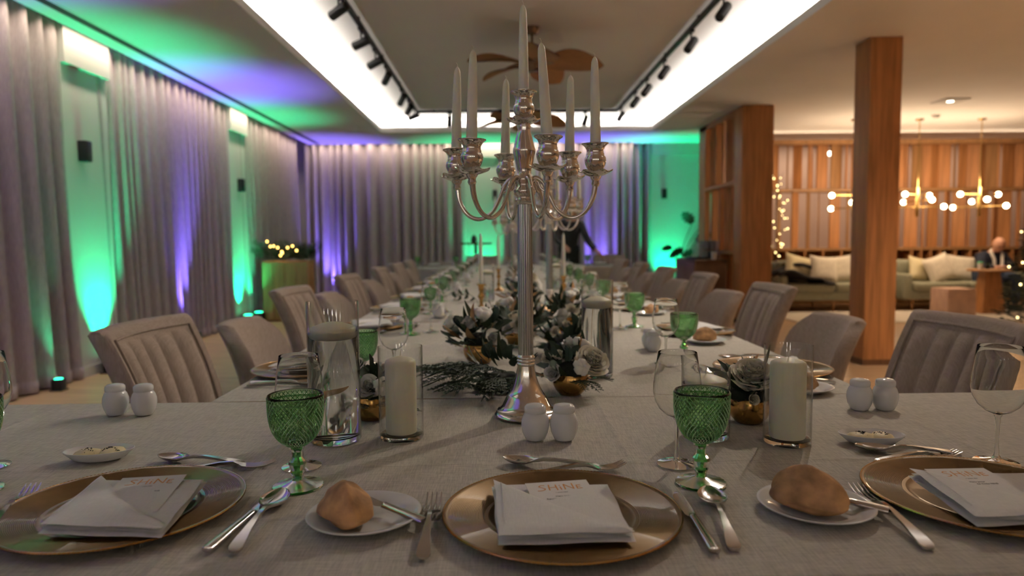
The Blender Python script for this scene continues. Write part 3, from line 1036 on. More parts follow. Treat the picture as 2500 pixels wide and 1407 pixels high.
def m_goblet_bowl():
    # pressed diamonds: alternating raised vertices
    outer = [(.009, .064), (.013, .066), (.0195, .0705), (.0265, .077), (.032, .084), (.0362, .092), (.039, .101), (.0408, .110), (.0418, .119), (.0422, .128), (.0422, .1365), (.0424, .145)]
    pr = []
    N = 2
    for (r0, z0), (r1, z1) in zip(outer, outer[1:]):
        for k in range(1):
            pr.append((r0 + (r1 - r0) * k / N, z0 + (z1 - z0) * k / N))
    nb = len(pr)
    pr += [(.0426, .1455), (.0426, .148), (.0417, .1488), (.0408, .1482), (.0402, .136), (.0395, .120), (.037, .103), (.0335, .0905), (.027, .081), (.018, .0735), (.0085, .070), (0, .0695)]
    n = 48

    def rf(i, k, a):
        if 2 <= k < nb:
            return 0.0
        return 0
    return MB().lathe(pr, n).mesh('bowl', M_GREENG, True, 60)


GOB = [(.0135, .067), (.0195, .0705), (.0265, .077), (.032, .084), (.0362, .092), (.039, .101), (.0408, .110), (.0418, .119), (.0422, .128), (.0424, .1365), (.0426, .145)]


def m_goblet_relief():
    """raised diamond lattice: helical ridges both ways round the bowl, and the ring below the rim"""
    mb = MB()
    nh = 36
    for sg in (-1, 1):
        for k in range(nh):
            pts = []
            for j, (r, z) in enumerate(GOB):
                a = 2 * pi * k / nh + sg * (z - .067) * 21
                pts.append(((r + .0006) * cos(a), (r + .0006) * sin(a), z))
            mb.tube(sp(pts, 2), .00075, 4, cap=False)
    mb.lathe([(.0424, .1362), (.0436, .137), (.0436, .138), (.0424, .1388)], 48)
    return mb.mesh('diamond_relief', M_RELIEF, True, 60)


def m_goblet_stem():
    pr = [(0, .0655), (.012, .0655), (.0125, .063), (.0085, .057), (.0085, .049), (.0105, .046), (.0135, .042), (.0142, .038), (.0125, .033), (.0108, .028), (.0115, .024), (.009, .019), (.0085, .014), (.0095, .011)]
    return MB().lathe(pr, 16).mesh('stem', M_GREENS, True, 15)


def m_goblet_foot():
    return MB().lathe([(0, .0125), (.0095, .0115), (.018, .008), (.03, .005), (.0385, .0032), (.0395, .0018), (.039, .0), (0, .0)], 48, rf=lambda i, k, a: .0006 * (1 if i % 2 else -1) if 1 < k < 5 else 0).mesh('foot', M_GREENF, True, 20)


def goblet(label, loc, detail=True):
    t = thing('green_goblet', label, 'goblet', loc, random.uniform(0, 3), 'green pressed-glass goblets')
    bw = ob('bowl', cached('gbowl', m_goblet_bowl), t)
    ob('diamond_relief', cached('grelief', m_goblet_relief), bw)
    ob('stem', cached('gstem', m_goblet_stem), t)
    ob('foot', cached('gfoot', m_goblet_foot), t)
    return t


def m_wine_bowl():
    o = [(0, .083), (.008, .0845), (.02, .090), (.031, .1), (.0385, .114), (.0415, .128), (.0415, .142), (.0395, .16), (.0365, .18), (.0335, .2)]
    i = [(.0328, .2), (.0358, .18), (.0388, .16), (.0406, .142), (.0406, .128), (.0376, .1145), (.030, .101), (.019, .0915), (.008, .0865), (0, .086)]
    return MB().lathe(o + [(.0332, .2006)] + i, 48).mesh('bowl', M_GLASS, True, 60)


def m_wine_stem():
    return MB().lathe([(0, .085), (.007, .084), (.0045, .078), (.0034, .065), (.0032, .03), (.0042, .014), (.008, .008)], 14).mesh('stem', M_GLASS, True, 60)


def m_wine_foot():
    return MB().lathe([(0, .0085), (.008, .0072), (.018, .0042), (.03, .0022), (.0345, .0016), (.0347, .0006), (.034, 0), (0, 0)], 40).mesh('foot', M_GLASS, True, 60)


def wineglass(label, loc, s=1.0):
    t = thing('wine_glass', label, 'wine glass', loc, 0, 'clear wine glasses')
    t.scale = (s, s, s)
    ob('bowl', cached('wbowl', m_wine_bowl), t)
    ob('stem', cached('wstem', m_wine_stem), t)
    ob('foot', cached('wfoot', m_wine_foot), t)
    return t


def shaker(label, loc):
    t = thing('shaker', label, 'shaker', loc, 0, 'white porcelain shakers')
    ob('body', cached('shk', lambda: MB().lathe([(0, 0), (.0165, 0), (.019, .002), (.0245, .014), (.0272, .027), (.0268, .038), (.0235, .048), (.0205, .0525), (.0195, .054)], 36).mesh('body', M_PORC, True, 60)), t)
    ob('cap', cached('shc', lambda: MB().lathe([(.0195, .0535), (.0208, .0545), (.0212, .060), (.0205, .065), (.017, .0685), (.008, .0705), (0, .071)], 36).mesh('cap', M_PORC, True, 60)), t)
    return t


def butter_dish(label, loc, rz, seed):
    t = thing('butter_dish', label, 'butter dish', loc, rz, 'small oval butter dishes')
    ob('dish', cached('bd', lambda: MB().lathe([(0, .004), (.022, .004), (.032, .0075), (.042, .0165), (.0445, .019), (.0455, .0185), (.0445, .016), (.034, .004), (.026, 0), (0, 0)], 48, sx=1.3, sy=.78).mesh('dish', M_PORC, True, 60)), t)
    rnd = random.Random(seed)
    for k in range(2):
        def lump():
            ph = [rnd.uniform(0, 6) for _ in range(3)]
            return MB().lathe([(0, 0), (.018, .001), (.021, .006), (.017, .0125), (.008, .016), (0, .0165)], 18, rf=lambda i, q, a: .002 * sin(3 * a + ph[0]) + .001 * sin(5 * a + ph[1])).mesh('butter_scoop', M_BUTTER)
        ob('butter_scoop', lump(), t, ((k - .5) * .038, rnd.uniform(-.003, .003), .006), (0, 0, k * 1.3), (1.2, .95, .85))
    mb = MB()
    for _ in range(60):
        q = rnd.choice((-1, 1))
        x, y = q * .018 + rnd.gauss(0, .008), rnd.gauss(0, .007)
        z = .006 + .0145 * max(.2, 1 - ((abs(x) - .019) ** 2 + y * y) / .0007)
        r = rnd.uniform(.0008, .0022)
        mb.add([(x + r, y, z), (x - r, y + r * .5, z), (x, y - r, z), (x, y, z + r)], [(0, 1, 2), (0, 2, 3), (2, 1, 3), (1, 0, 3)])
    tag(ob('black_crumbs', mb.mesh('black_crumbs', M_BLACKBIT, False), t), kind='stuff')
    return t


# folded napkin: soft thick fold, a diagonal pocket flap over a menu card
def napkin(label, loc, rz, C, pocket=True, seed=0, thick=.011):
    """C: corners tl, bl, br, tr in local xy"""
    rnd = random.Random(seed)
    t = thing('napkin', label, 'napkin', loc, rz, 'folded white napkins')
    tl, bl, br, tr = [Vector((a, b, 0)) for a, b in C]

    def bil(s, q):
        return (tl * (1 - s) + tr * s) * (1 - q) + (bl * (1 - s) + br * s) * q

    def slab(P, z0, th, n=14, wob=.0012, bulge=.003):
        mb = MB()
        ph = [rnd.uniform(0, 6) for _ in range(4)]

        def side(sgn):
            def fn(i, j):
                s, q = i / n, j / n
                e = min(s, 1 - s, q, 1 - q) * n
                p = P(s, q)
                hgt = th / 2 * min(1, (e / 1.6) ** .5) if e < 1.6 else th / 2
                w_ = wob * (sin(7 * s + ph[0]) + sin(6 * q + ph[1] + 3 * s)) * min(1, e)
                return (p.x + .001 * sin(11 * q + ph[2]), p.y + .0014 * sin(9 * s + ph[3]), z0 + th / 2 + sgn * hgt + (w_ + bulge * sin(pi * s) * sin(pi * q) if sgn > 0 else 0))
            return fn
        mb.grid(side(1), n + 1, n + 1)
        g2 = MB().grid(side(-1), n + 1, n + 1)
        g2.f = [tuple(reversed(f_)) for f_ in g2.f]
        mb.add(g2.v, g2.f)
        return mb
    ob('fold', slab(bil, 0, thick * .55).mesh('fold', M_NAPKIN, True, 70), t)
    ob('upper_fold', slab(lambda s, q: bil(.015 + s * .97, .02 + q * .955), thick * .5, thick * .5).mesh('upper_fold', M_NAPKIN, True, 70), t)
    # diagonal flap: from the top left corner down to the right side, over the lower left half
    if pocket:
        QS = [0, .28, .56, .79, .92]

        def flap(s, q):
            k_ = min(3, int(s * 4))
            f_ = s * 4 - k_
            top = bil(.015 + s * .975, QS[k_] * (1 - f_) + QS[k_ + 1] * f_)
            low = bil(.005 + s * .985, .985)
            return top * (1 - q) + low * q
        ob('pocket_flap', slab(flap, thick * 1.02, .0065, 16, .001, .004).mesh('pocket_flap', M_NAPKIN, True, 70), t)
        # stitched hem line along the left edge
        hm = MB().tube([bil(.07, .12 + k * .08) + Vector((0, 0, thick * 1.02 + .0068 + .0022 * sin(pi * (.12 + k * .08)))) for k in range(10)], .0005, 5)
        ob('stitching', hm.mesh('stitching', M_NAPKIN), t)
    return t


def text_mesh(s_, size, material, name):
    cu = bpy.data.curves.new(name, 'FONT')
    cu.body = s_
    cu.size = size
    cu.align_x = 'CENTER'
    cu.extrude = 0.00008
    o = bpy.data.objects.new(name, cu)
    COL.objects.link(o)
    bpy.context.view_layer.update()
    me = bpy.data.meshes.new_from_object(o.evaluated_get(bpy.context.evaluated_depsgraph_get()))
    bpy.data.objects.remove(o)
    me.materials.clear()
    me.materials.append(material)
    me.name = name
    return me


def m_shine():
    """hand-drawn capital letters with a small dotted i"""
    mb = MB()
    S_ = sp([(.010, .0185), (.0045, .0195), (.0015, .0155), (.005, .0115), (.0085, .008), (.0085, .0045), (.004, .0015), (-.003, .001)], 6)
    strokes = [S_, [(.0165, .0205), (.0155, .011), (.0150, .001)], [(.0268, .0195), (.0265, .010), (.0270, .0005)], [(.0148, .0098), (.021, .0105), (.0278, .0112)],
               [(.0325, .0115), (.0328, .001)], [(.0322, .0158), (.0327, .0170)],
               [(.0385, .001), (.0390, .0195)], [(.0390, .0195), (.045, .010), (.0515, .0015)], [(.0515, .0015), (.0518, .0215)],
               [(.0575, .0135), (.0570, .0015)], [(.0570, .0135), (.0640, .0142)], [(.0572, .0078), (.0630, .0085)], [(.0570, .0015), (.0645, .0025)]]
    for st in strokes:
        pts = [Vector((p[0], p[1], 0)) for p in st]
        mb.tube(pts, .0010, 6, flat=.15)
    return mb.mesh('lettering', M_ORANGE)


MENU = [('11 janeiro 2024', .0028, -.0055, M_INK), ('Menu Jantar', .0047, -.0185, M_INK), ('Reunião de Ciclo NHS', .0056, -.0262, M_INK), ('Entrada', .0042, -.042, M_INK),
        ('Creme de legumes com azeite', .0038, -.049, M_INK), ('Prato', .0042, -.062, M_INK), ('Bacalhau com broa', .0038, -.069, M_INK)]


def menu_card(label, loc, rz, tilt=0.0, full=True):
    t = thing('menu_card', label, 'menu card', loc, rz, 'menu cards', rot=(tilt, 0, rz))
    ob('card', cached('card', lambda: MB().box(-.046, .046, -.13, 0, -.0003, .0003).mesh('card', M_CARD, False)), t)
    ob('lettering', cached('shine', m_shine), t, (-.0295, -.031, .0005), (0, 0, 0), (.97, .97, 1))
    if full:
        for k, (s_, sz, dy, mt) in enumerate(MENU):
            ob('print', cached(('print', s_), lambda: text_mesh(s_, sz, mt, 'print')), t, (0, -.0345 + dy, .0005))
    return t

# ================================================================== FRONT CROSS TABLE
def P(u, v, z=TZ):
    return onz(u, v, z)


CH = {'left': Vector((-.548, .985, TZ)), 'middle': Vector((.080, .935, TZ)), 'right': Vector((.705, .978, TZ))}
for k_, c_ in CH.items():
    charger(f'large gold charger plate at the {k_} place of the near table', c_, random.uniform(0, 6))


def quad(c_, pts, z=.775):
    return [tuple((P(u, v, z) - c_).xy) for u, v in pts]


NZ = .0145
napkin('folded white napkin with menu pocket on the middle charger', CH['middle'] + Vector((0, 0, NZ)), 0,
       quad(CH['middle'], ((1202, 1178), (1216, 1318), (1552, 1308), (1488, 1178))), seed=1)
napkin('folded white napkin with menu pocket on the left charger', CH['left'] + Vector((0, 0, NZ)), 0,
       quad(CH['left'], ((243, 1168), (92, 1290), (395, 1300), (505, 1165))), seed=2)
napkin('folded white napkin with menu pocket on the right charger', CH['right'] + Vector((0, 0, NZ)), 0,
       quad(CH['right'], ((2215, 1150), (2385, 1272), (2640, 1265), (2560, 1150))), seed=3)
CZ = NZ + .0125
for k_, (u0, v0), (u1, v1) in (('middle', (1281, 1188), (1431, 1178)), ('left', (310, 1174), (447, 1166)), ('right', (2272, 1152), (2385, 1150))):
    a, b = P(u0, v0, TZ + CZ), P(u1, v1, TZ + CZ)
    mid = (a + b) / 2
    rz = math.atan2(b.y - a.y, b.x - a.x)
    menu_card(f'printed SHINE menu card tucked in the {k_} napkin', (mid.x, mid.y, TZ + CZ + .004), rz, 0.05)

for n_, a, b, kind in (('left', (500, 1358), (700, 1190), 'k'), ('middle', (1748, 1358), (1650, 1207), 'k')):
    c_, rz, L = seg(P(*a), P(*b))
    knife(f'steel table knife right of the {n_} charger', c_, rz, .23 if n_ == 'left' else .2)
for n_, a, b in (('left', (565, 1362), (694, 1205)), ('middle', (1797, 1357), (1726, 1200))):
    c_, rz, L = seg(P(*a), P(*b))
    spoon(f'steel soup spoon right of the {n_} charger', c_, rz)
for n_, a, b in (('middle', (1030, 1382), (1063, 1213)), ('right', (2272, 1350), (2085, 1195)), ('left', (-62, 1345), (92, 1188))):
    c_, rz, L = seg(P(*a), P(*b))
    fork(f'steel dinner fork left of the {n_} charger', c_, rz, .21 if n_ != 'middle' else .2)
for n_, a, b, c0, d0 in (('left', (598, 1146), (372, 1130), (480, 1160), (600, 1148)), ('middle', (1462, 1154), (1236, 1138), (1330, 1168), (1490, 1150)), ('right', (2328, 1120), (2122, 1107), (2130, 1140), (2356, 1117))):
    c_, rz, L = seg(P(*a), P(*b))
    spoon(f'dessert spoon laid across the top of the {n_} charger', c_ + Vector((0, .012, 0)), rz, .17)
    c_, rz, L = seg(P(*c0), P(*d0))
    fork(f'dessert fork laid across the top of the {n_} charger', c_ + Vector((.0, .006, 0)), rz, .17)

for n_, a, seed, rz, side in (('middle', (890, 1272), 0, -.55, 'left'), ('right', (1990, 1248), 1, -.45, 'left')):
    c_ = P(*a)
    bread_plate(f'white bread plate left of the {n_} charger', c_)
    bread_roll(f'crusty golden bread roll on the bread plate left of the {n_} charger', c_ + Vector((-.022 if n_ == 'middle' else -.012, -.012 if n_ == 'middle' else -.006, .003)), (-1.0 if n_ == 'middle' else -.62), seed, 1.05 if n_ == 'middle' else 1.12)
    knife(f'small butter knife leaning on the bread plate left of the {n_} charger', c_ + Vector((.028, .012, .0105)), radians(52), .15, radians(3), 'butter_knife')

goblet('green diamond-cut goblet between the left charger and the bread plate', P(728, 1188))
goblet('green diamond-cut goblet at the right of the middle charger', P(1711, 1180))
goblet('green diamond-cut goblet cut off by the left frame edge', P(-62, 1200))
wineglass('clear wine glass right behind the left green goblet', P(737, 1140), .97)
wineglass('clear wine glass right behind the middle green goblet', P(1652, 1134), .97)
wineglass('clear wine glass by the right charger at the right edge', P(2432, 1130))
wineglass('clear wine glass cut off by the left frame edge', P(-30, 1140))
for (u, v), lab in (((284, 1012), 'left white shaker of the pair at the left of the near table'), ((353, 1012), 'right white shaker of the pair at the left of the near table'),
                    ((1307, 1073), 'left white shaker of the pair in front of the candelabra'), ((1377, 1073), 'right white shaker of the pair in front of the candelabra'),
                    ((2098, 1000), 'left white shaker of the pair at the right of the near table'), ((2160, 1000), 'right white shaker of the pair at the right of the near table')):
    shaker(lab, P(u, v))
butter_dish('oval butter dish with black crumbs behind the left charger', P(243, 1122), radians(8), 3)
butter_dish('oval butter dish with black crumbs behind the right bread plate', P(2127, 1082), radians(-8), 4)

# ================================================================== VASES, CANDLES
def vase(label, clabel, loc, r, h, level, candle_r, sub=None):
    t = thing('glass_vase', label, 'vase', loc, 0, 'clear glass cylinder vases')
    ob('glass_cylinder', MB().lathe([(r * .96, .001), (r, .004), (r, h - .002), (r - .0007, h), (r - .0014, h - .002), (r - .0014, .012)], 64).mesh('glass_cylinder', M_CYL, True, 60), t)
    ob('glass_base', MB().lathe([(0, 0.0005), (r * .95, .0005), (r - .0015, .004), (r - .0015, .011), (r * .9, .0125), (0, .0125)], 64).mesh('glass_base', M_GLASSB, True, 60), t)
    rw = r - .0018
    ob('water', MB().lathe([(0, .013), (rw - .002, .013), (rw, .015), (rw, level - .0005), (rw - .0008, level), (0, level)], 64).mesh('water', M_WATER, True, 60), t)
    c = thing('floating_candle', clabel, 'candle', (loc[0], loc[1], loc[2] + level), 0, 'floating candles')
    q = candle_r
    ob('wax', MB().lathe([(0, -.016), (q * .82, -.016), (q * .95, -.008), (q, .003), (q, .0065), (q * .93, .0085), (q * .45, .016), (0, .019)], 40).mesh('wax', M_WAX, True, 60), c)
    ob('wick', MB().tube([(0, 0, .018), (.0005, 0, .026), (.002, 0, .032)], .0009, 6).mesh('wick', M_WICK), c)


vase('tall glass water vase left of the candelabra', 'floating candle in the tall vase left of the candelabra', P(820, 1074), .0495, .272, .214, .0435)
vase('tall glass water vase right of the candelabra behind the flowers', 'upper floating candle in the tall vase right of the candelabra', P(1458, 918), .0445, .272, .208, .039)
vase('low glass water vase behind the middle green goblet', 'floating candle in the low vase behind the green goblet', P(1722, 1066), .046, .138, .105, .040)


def hurricane(label, clabel, loc, r, h, cr, ch):
    t = thing('hurricane_glass', label, 'candle glass', loc, 0, 'glass cylinders with pillar candles')
    ob('glass_cylinder', cached(('hur', r, h), lambda: MB().lathe([(r * .96, .001), (r, .004), (r, h - .002), (r - .0007, h), (r - .0014, h - .002), (r - .0014, .010)], 64).mesh('glass_cylinder', M_CYL, True, 60)), t)
    ob('glass_base', cached(('hub', r), lambda: MB().lathe([(0, .0005), (r * .95, .0005), (r - .0015, .004), (r - .0015, .009), (r * .9, .0105), (0, .0105)], 64).mesh('glass_base', M_GLASSB, True, 60)), t)
    c = thing('pillar_candle', clabel, 'candle', (loc[0], loc[1], loc[2] + .011), 0, 'ivory pillar candles')
    ob('wax', cached(('pil', cr, ch), lambda: MB().lathe([(0, 0), (cr * .96, 0), (cr, .003), (cr, ch - .012), (cr * .96, ch - .006), (cr * .8, ch - .003), (cr * .3, ch + .002), (0, ch + .004)], 48).mesh('wax', M_WAX, True, 50)), c)
    ob('wick', cached(('pw', ch), lambda: MB().tube([(0, 0, ch + .002), (.0006, 0, ch + .011), (.002, .001, ch + .016)], .001, 6).mesh('wick', M_WICK)), c)


hurricane('glass cylinder with a pillar candle left of the candelabra', 'ivory pillar candle in the glass left of the candelabra', P(981, 1068), .0435, .182, .0305, .148)
hurricane('glass cylinder with a pillar candle right of the middle green goblet', 'ivory pillar candle in the glass beside the right roses', P(1921, 1080), .0435, .186, .0325, .148)


# ------------------------------------------------------------------ candelabra
def m_pan():
    def rf(i, k, a):
        return (.0028 * cos(6 * a)) if k in (2, 3, 4, 5) else 0
    mb = MB().lathe([(0, .004), (.012, .003), (.028, .005), (.034, .0085), (.0345, .0095), (.0335, .0065), (.02, .0), (.008, -.004), (0, -.004)], 60, rf=rf)
    mb.v = [(x, y, z + .0025 * cos(6 * math.atan2(y, x)) * min(1, max(0, (sqrt(x * x + y * y) - .02) / .014))) for x, y, z in mb.v]
    return mb.mesh('drip_pan', M_SILVER, True, 60)


def m_urn():
    return MB().lathe([(0, 0), (.009, 0), (.0125, .004), (.018, .012), (.0218, .021), (.0228, .028), (.0215, .034), (.0185, .0375), (.0192, .040), (.0176, .043), (.0178, .049), (.0215, .056), (.0265, .060),
                       (.0282, .0612), (.0282, .063), (.026, .0632), (.016, .060), (.0125, .058), (0, .056)], 36).mesh('candle_cup', M_SILVER, True, 60)


def m_arm():
    pts = sp([(.014, 0, .028), (.026, 0, .034), (.042, 0, .022), (.055, 0, -.006), (.072, 0, -.036), (.100, 0, -.052), (.128, 0, -.042), (.147, 0, -.012), (.153, 0, .022)], 5)
    n = len(pts)
    mb = MB().tube(pts, [.0062 - .0018 * sin(pi * i / (n - 1)) for i in range(n)], 10)
    # leaf scroll near the stem and collar under the pan
    mb.tube(sp([(.03, 0, .026), (.036, 0, .012), (.046, 0, .006), (.05, 0, .014), (.045, 0, .018)], 5), [.003] * 21, 8)
    mb.lathe([(0, 0), (.006, 0), (.009, .006), (.0075, .012), (.011, .018), (.012, .022), (0, .022)], 16, c=(.153, 0, .012))
    return mb.mesh('arm', M_SILVER, True, 60)


def m_taper(L):
    return MB().lathe([(0, 0), (.0112, 0), (.0112, .02), (.0106, L * .25), (.0095, L * .6), (.0078, L * .88), (.0068, L * .945), (.0045, L * .98), (.0018, L), (0, L + .001)], 20).mesh('wax', M_WAXT, True, 60)


def taper(label, loc, L=.185, lean=(0, 0)):
    c = thing('taper_candle', label, 'candle', loc, 0, 'ivory taper candles', rot=(lean[0], lean[1], 0))
    ob('wax', cached(('taper', L), lambda: m_taper(L)), c)
    ob('wick', cached(('tw', L), lambda: MB().tube([(0, 0, L), (.0005, 0, L + .005), (-.002, 0, L + .009)], .0007, 5).mesh('wick', M_WICK)), c)


def candelabra(label, loc, rz, tag_, candles=True):
    t = thing('candelabra', label, 'candelabra', loc, rz, 'silver candelabras')
    ob('base', cached('cbase', lambda: MB().lathe([(0, .001), (.06, .001), (.069, .002), (.0705, .005), (.069, .008), (.064, .011), (.0635, .015), (.057, .018), (.052, .026), (.046, .038), (.042, .046), (.040, .049), (.0385, .050),
                                                   (.033, .060), (.027, .074), (.0225, .090), (.02, .104), (.0188, .112), (0, .112)], 56).mesh('base', M_SILVER, True, 35)), t)
    ob('collar', cached('ccol', lambda: MB().lathe([(.0165, .110)] + [(.0182 + .0024 * abs(sin(k * pi / 4)), .112 + k * .0018) for k in range(13)] + [(.0165, .136)], 40).mesh('collar', M_SILVER, True, 60)), t)
    ob('fluted_column', cached('ccolm', lambda: MB().lathe([(.0168, .134), (.0168, .2), (.0162, .35), (.0156, .468)], 96, rf=lambda i, k, a: (0, -.0006, -.0010, -.0006)[i % 4]).mesh('fluted_column', M_SILVERD, True, 60)), t)
    ob('hub', cached('chub', lambda: MB().lathe([(.0156, .462), (.021, .466), (.022, .471), (.018, .474), (.0185, .480), (.0235, .484), (.0245, .49), (.0235, .496), (.019, .5), (.019, .506), (.022, .512), (.0225, .518), (.018, .524),
                                                (.0145, .53), (.0165, .54), (.0205, .556), (.0242, .573), (.0245, .579), (.0225, .584), (.0215, .590), (.0185, .602), (.0145, .614), (.0135, .622), (.015, .628), (.0135, .632), (0, .632)], 40).mesh('hub', M_SILVER, True, 60)), t)
    ob('drip_pan', cached('cpan', m_pan), t, (0, 0, .634))
    ob('candle_cup', cached('ccup', m_urn), t, (0, 0, .638))
    ob('candle_collar', cached('ccc', lambda: MB().lathe([(.0112, .0), (.0125, .002), (.0125, .008), (.0112, .009)], 20).mesh('candle_collar', M_SILVER)), t, (0, 0, .694))
    for k in range(6):
        a = radians(-75 + 60 * k)
        ob('arm', cached('carm', m_arm), t, (0, 0, .484), (0, 0, a))
        x, y = .153 * cos(a), .153 * sin(a)
        pan_tilt = (0.06 * sin(k * 2.1), .05 * cos(k * 1.7), a)
        ob('drip_pan', cached('cpan', m_pan), t, (x, y, .520), pan_tilt)
        ob('candle_cup', cached('ccup', m_urn), t, (x, y, .523), (0.03 * sin(k * 1.3), .03 * cos(k * 2.3), 0))
    if candles:
        taper(f'tall central taper candle on {tag_}', (loc[0], loc[1], loc[2] + .694), .187)
        names = ['front', 'right', 'rear right', 'rear', 'left', 'front left']
        for k in range(6):
            a = radians(-75 + 60 * k) + rz
            taper(f'{names[k]} arm taper candle on {tag_}', (loc[0] + .153 * cos(a), loc[1] + .153 * sin(a), loc[2] + .579), .182,
                  (0.05 * sin(k * 1.9 + .4), (-.06, -.015, .02, .02, .03, .03)[k]))


candelabra('tall silver seven-light candelabra in the foreground centre', (.052, 1.5, TZ), 0, 'the near candelabra')
candelabra('second silver candelabra farther along the long table', (.24, 3.45, TZ), radians(25), 'the second candelabra')
candelabra('third silver candelabra near the far end of the table', (.10, 6.1, TZ), radians(10), 'the third candelabra')


def candlestick(label, tl, loc, h=.17, L=.255):
    t = thing('candlestick', label, 'candlestick', loc, 0, 'gold candlesticks')
    ob('base', cached('gsb', lambda: MB().lathe([(0, 0), (.04, 0), (.042, .004), (.036, .01), (.022, .016), (.012, .028), (.010, .03), (0, .03)], 32).mesh('base', M_GOLD, True, 60)), t)
    ob('stem', cached('gss', lambda: MB().lathe([(.010, .028), (.014, .04), (.016, .05), (.012, .058), (.0085, .066), (.0085, .09), (.013, .098), (.017, .105), (.0165, .112), (.011, .12), (.009, .13), (.0135, .14), (.012, .144)], 24).mesh('stem', M_GOLD, True, 60)), t)
    ob('cup', cached('gsc', lambda: MB().lathe([(.010, .142), (.0135, .148), (.015, .16), (.022, .167), (.0225, .17), (.0115, .168), (0, .162)], 28).mesh('cup', M_GOLD, True, 60)), t)
    taper(tl, (loc[0], loc[1], loc[2] + .163), L)


candlestick('gold candlestick left of the flower runner', 'taper candle on the gold candlestick left of the flower runner', (-.10, 3.40, TZ))
candlestick('gold candlestick right of the flower runner behind the tall vase', 'taper candle on the gold candlestick behind the tall vase', (.37, 4.1, TZ))
candlestick('farther gold candlestick left of the flower runner', 'taper candle on the farther left gold candlestick', (-.02, 5.2, TZ))
candlestick('farthest gold candlestick right of the flower runner', 'taper candle on the farthest right gold candlestick', (.45, 6.6, TZ))
vase('glass water vase left of the runner beyond the first candlestick', 'floating candle in the vase beyond the first candlestick', Vector((-.09, 4.35, TZ)), .0445, .24, .18, .039)
vase('glass water vase far along the runner on its right', 'floating candle in the far vase right of the runner', Vector((.42, 5.3, TZ)), .0445, .24, .18, .039)

# ================================================================== CHAIRS
# local frame: the sitter faces +y
def back_pt(s, h, wid, zt, off, lean, wrap):
    """point on the back's mid surface: s in -1..1 across, h in 0..1 up"""
    z = .46 + (zt - .46) * h
    y = -.21 - lean * (.35 * h + .65 * h * h) + wrap * s * s
    return Vector((wid * s * (1 + .05 * h), y + off, z))


def m_back(wid, zt, th, lean, wrap, rnd_c, material, ns=18, nh=14):
    """closed shell; rnd_c rounds the top corners"""
    mb = MB()

    def P_(s, h, off):
        if rnd_c:
            # squircle-like top corners
            hh = h
            lim = 1 - rnd_c * max(0, (h - .55) / .45) ** 3
            s = s * lim
            hh = h - .10 * rnd_c * 4 * max(0, abs(s) - .55) ** 2 * (h ** 3)
            return back_pt(s, hh, wid, zt, off, lean, wrap)
        return back_pt(s, h, wid, zt, off, lean, wrap)

    def sec(h, tt, inset=0):
        front = [P_(-1 + inset + (2 - 2 * inset) * i / ns, h, tt) for i in range(ns + 1)]
        rear = [P_(1 - inset - (2 - 2 * inset) * i / ns, h, -tt) for i in range(ns + 1)]
        eR = [P_(1 - inset * .4, h, tt * .6) + Vector((.012, 0, 0)), P_(1 - inset * .4, h, -tt * .6) + Vector((.012, 0, 0))]
        eL = [P_(-1 + inset * .4, h, -tt * .6) - Vector((.012, 0, 0)), P_(-1 + inset * .4, h, tt * .6) - Vector((.012, 0, 0))]
        return front + eR + rear + eL
    secs = [sec(0, th * .9)] + [sec(k / nh, th) for k in range(1, nh + 1)]
    secs.append([p + Vector((0, 0, .010)) for p in sec(1, th * .75, .012)])
    secs.append([p + Vector((0, 0, .014)) for p in sec(1, th * .3, .03)])
    mb.loft(secs)
    return mb.mesh('backrest', material, True, 50)


def m_channel(k, n=5):
    wid, zt, lean, wrap, th = .235, .865, .13, .05, .032
    s0, s1 = -.86 + 1.72 * k / n, -.86 + 1.72 * (k + 1) / n
    mb = MB()
    ns, nh = 6, 12

    def fn(i, j):
        q = i / ns
        s = s0 + (s1 - s0) * (.02 + .96 * q)
        h = .0 + .93 * j / nh
        e = min(1, (nh - j) / 1.0)
        bul = -.004 + .022 * (sin(pi * q) ** .55 if 0 < q < 1 else 0) * (.35 + .65 * e)
        if j == nh:
            bul = -.004
        return back_pt(s, h, wid, zt, th + bul, lean, wrap)
    mb.grid(fn, ns + 1, nh + 1)
    return mb.mesh('channel_pad', M_CHAIR, True, 60)


def m_seat():
    return MB().rbox(-.245, .245, -.215, .245, .375, .475, .035, 4).mesh('seat', M_CHAIR, True, 60)


def m_cleg():
    return MB().loft([[(r_ * a, r_ * b, z) for a, b in ((-1, -1), (1, -1), (1, 1), (-1, 1))] for r_, z in ((.012, 0), (.02, .38))]).mesh('leg', M_LEGW, True, 30)


def chair(kind, label, loc, rz, group):
    t = thing('dining_chair', label, 'chair', loc, rz, group)
    if kind == 'c':
        br = ob('backrest', cached('backc', lambda: m_back(.235, .865, .032, .13, .05, 0, M_CHAIR)), t)
        for k in range(5):
            ob('channel_pad', cached(('chan', k), lambda: m_channel(k)), br)
        # piped border along the top and sides of the padded front
        def bord():
            pts = [back_pt(-.9, h / 10, .235, .865, .036, .13, .05) for h in range(0, 10)]
            pts += [back_pt(-.9 + 1.8 * i / 12, .955, .235, .865, .036, .13, .05) for i in range(13)]
            pts += [back_pt(.9, h / 10, .235, .865, .036, .13, .05) for h in range(9, -1, -1)]
            return MB().tube(pts, .0045, 6).mesh('piping', M_CHAIR)
        ob('piping', cached('bord', bord), br)
    else:
        ob('backrest', cached('backr', lambda: m_back(.225, .78, .036, .10, .085, .25, M_CHAIR, 20, 16)), t)
    ob('seat', cached('seat', m_seat), t)
    for x in (-.2, .2):
        for y in (-.18, .2):
            ob('leg', cached('cleg', m_cleg), t, (x, y, 0))
    return t


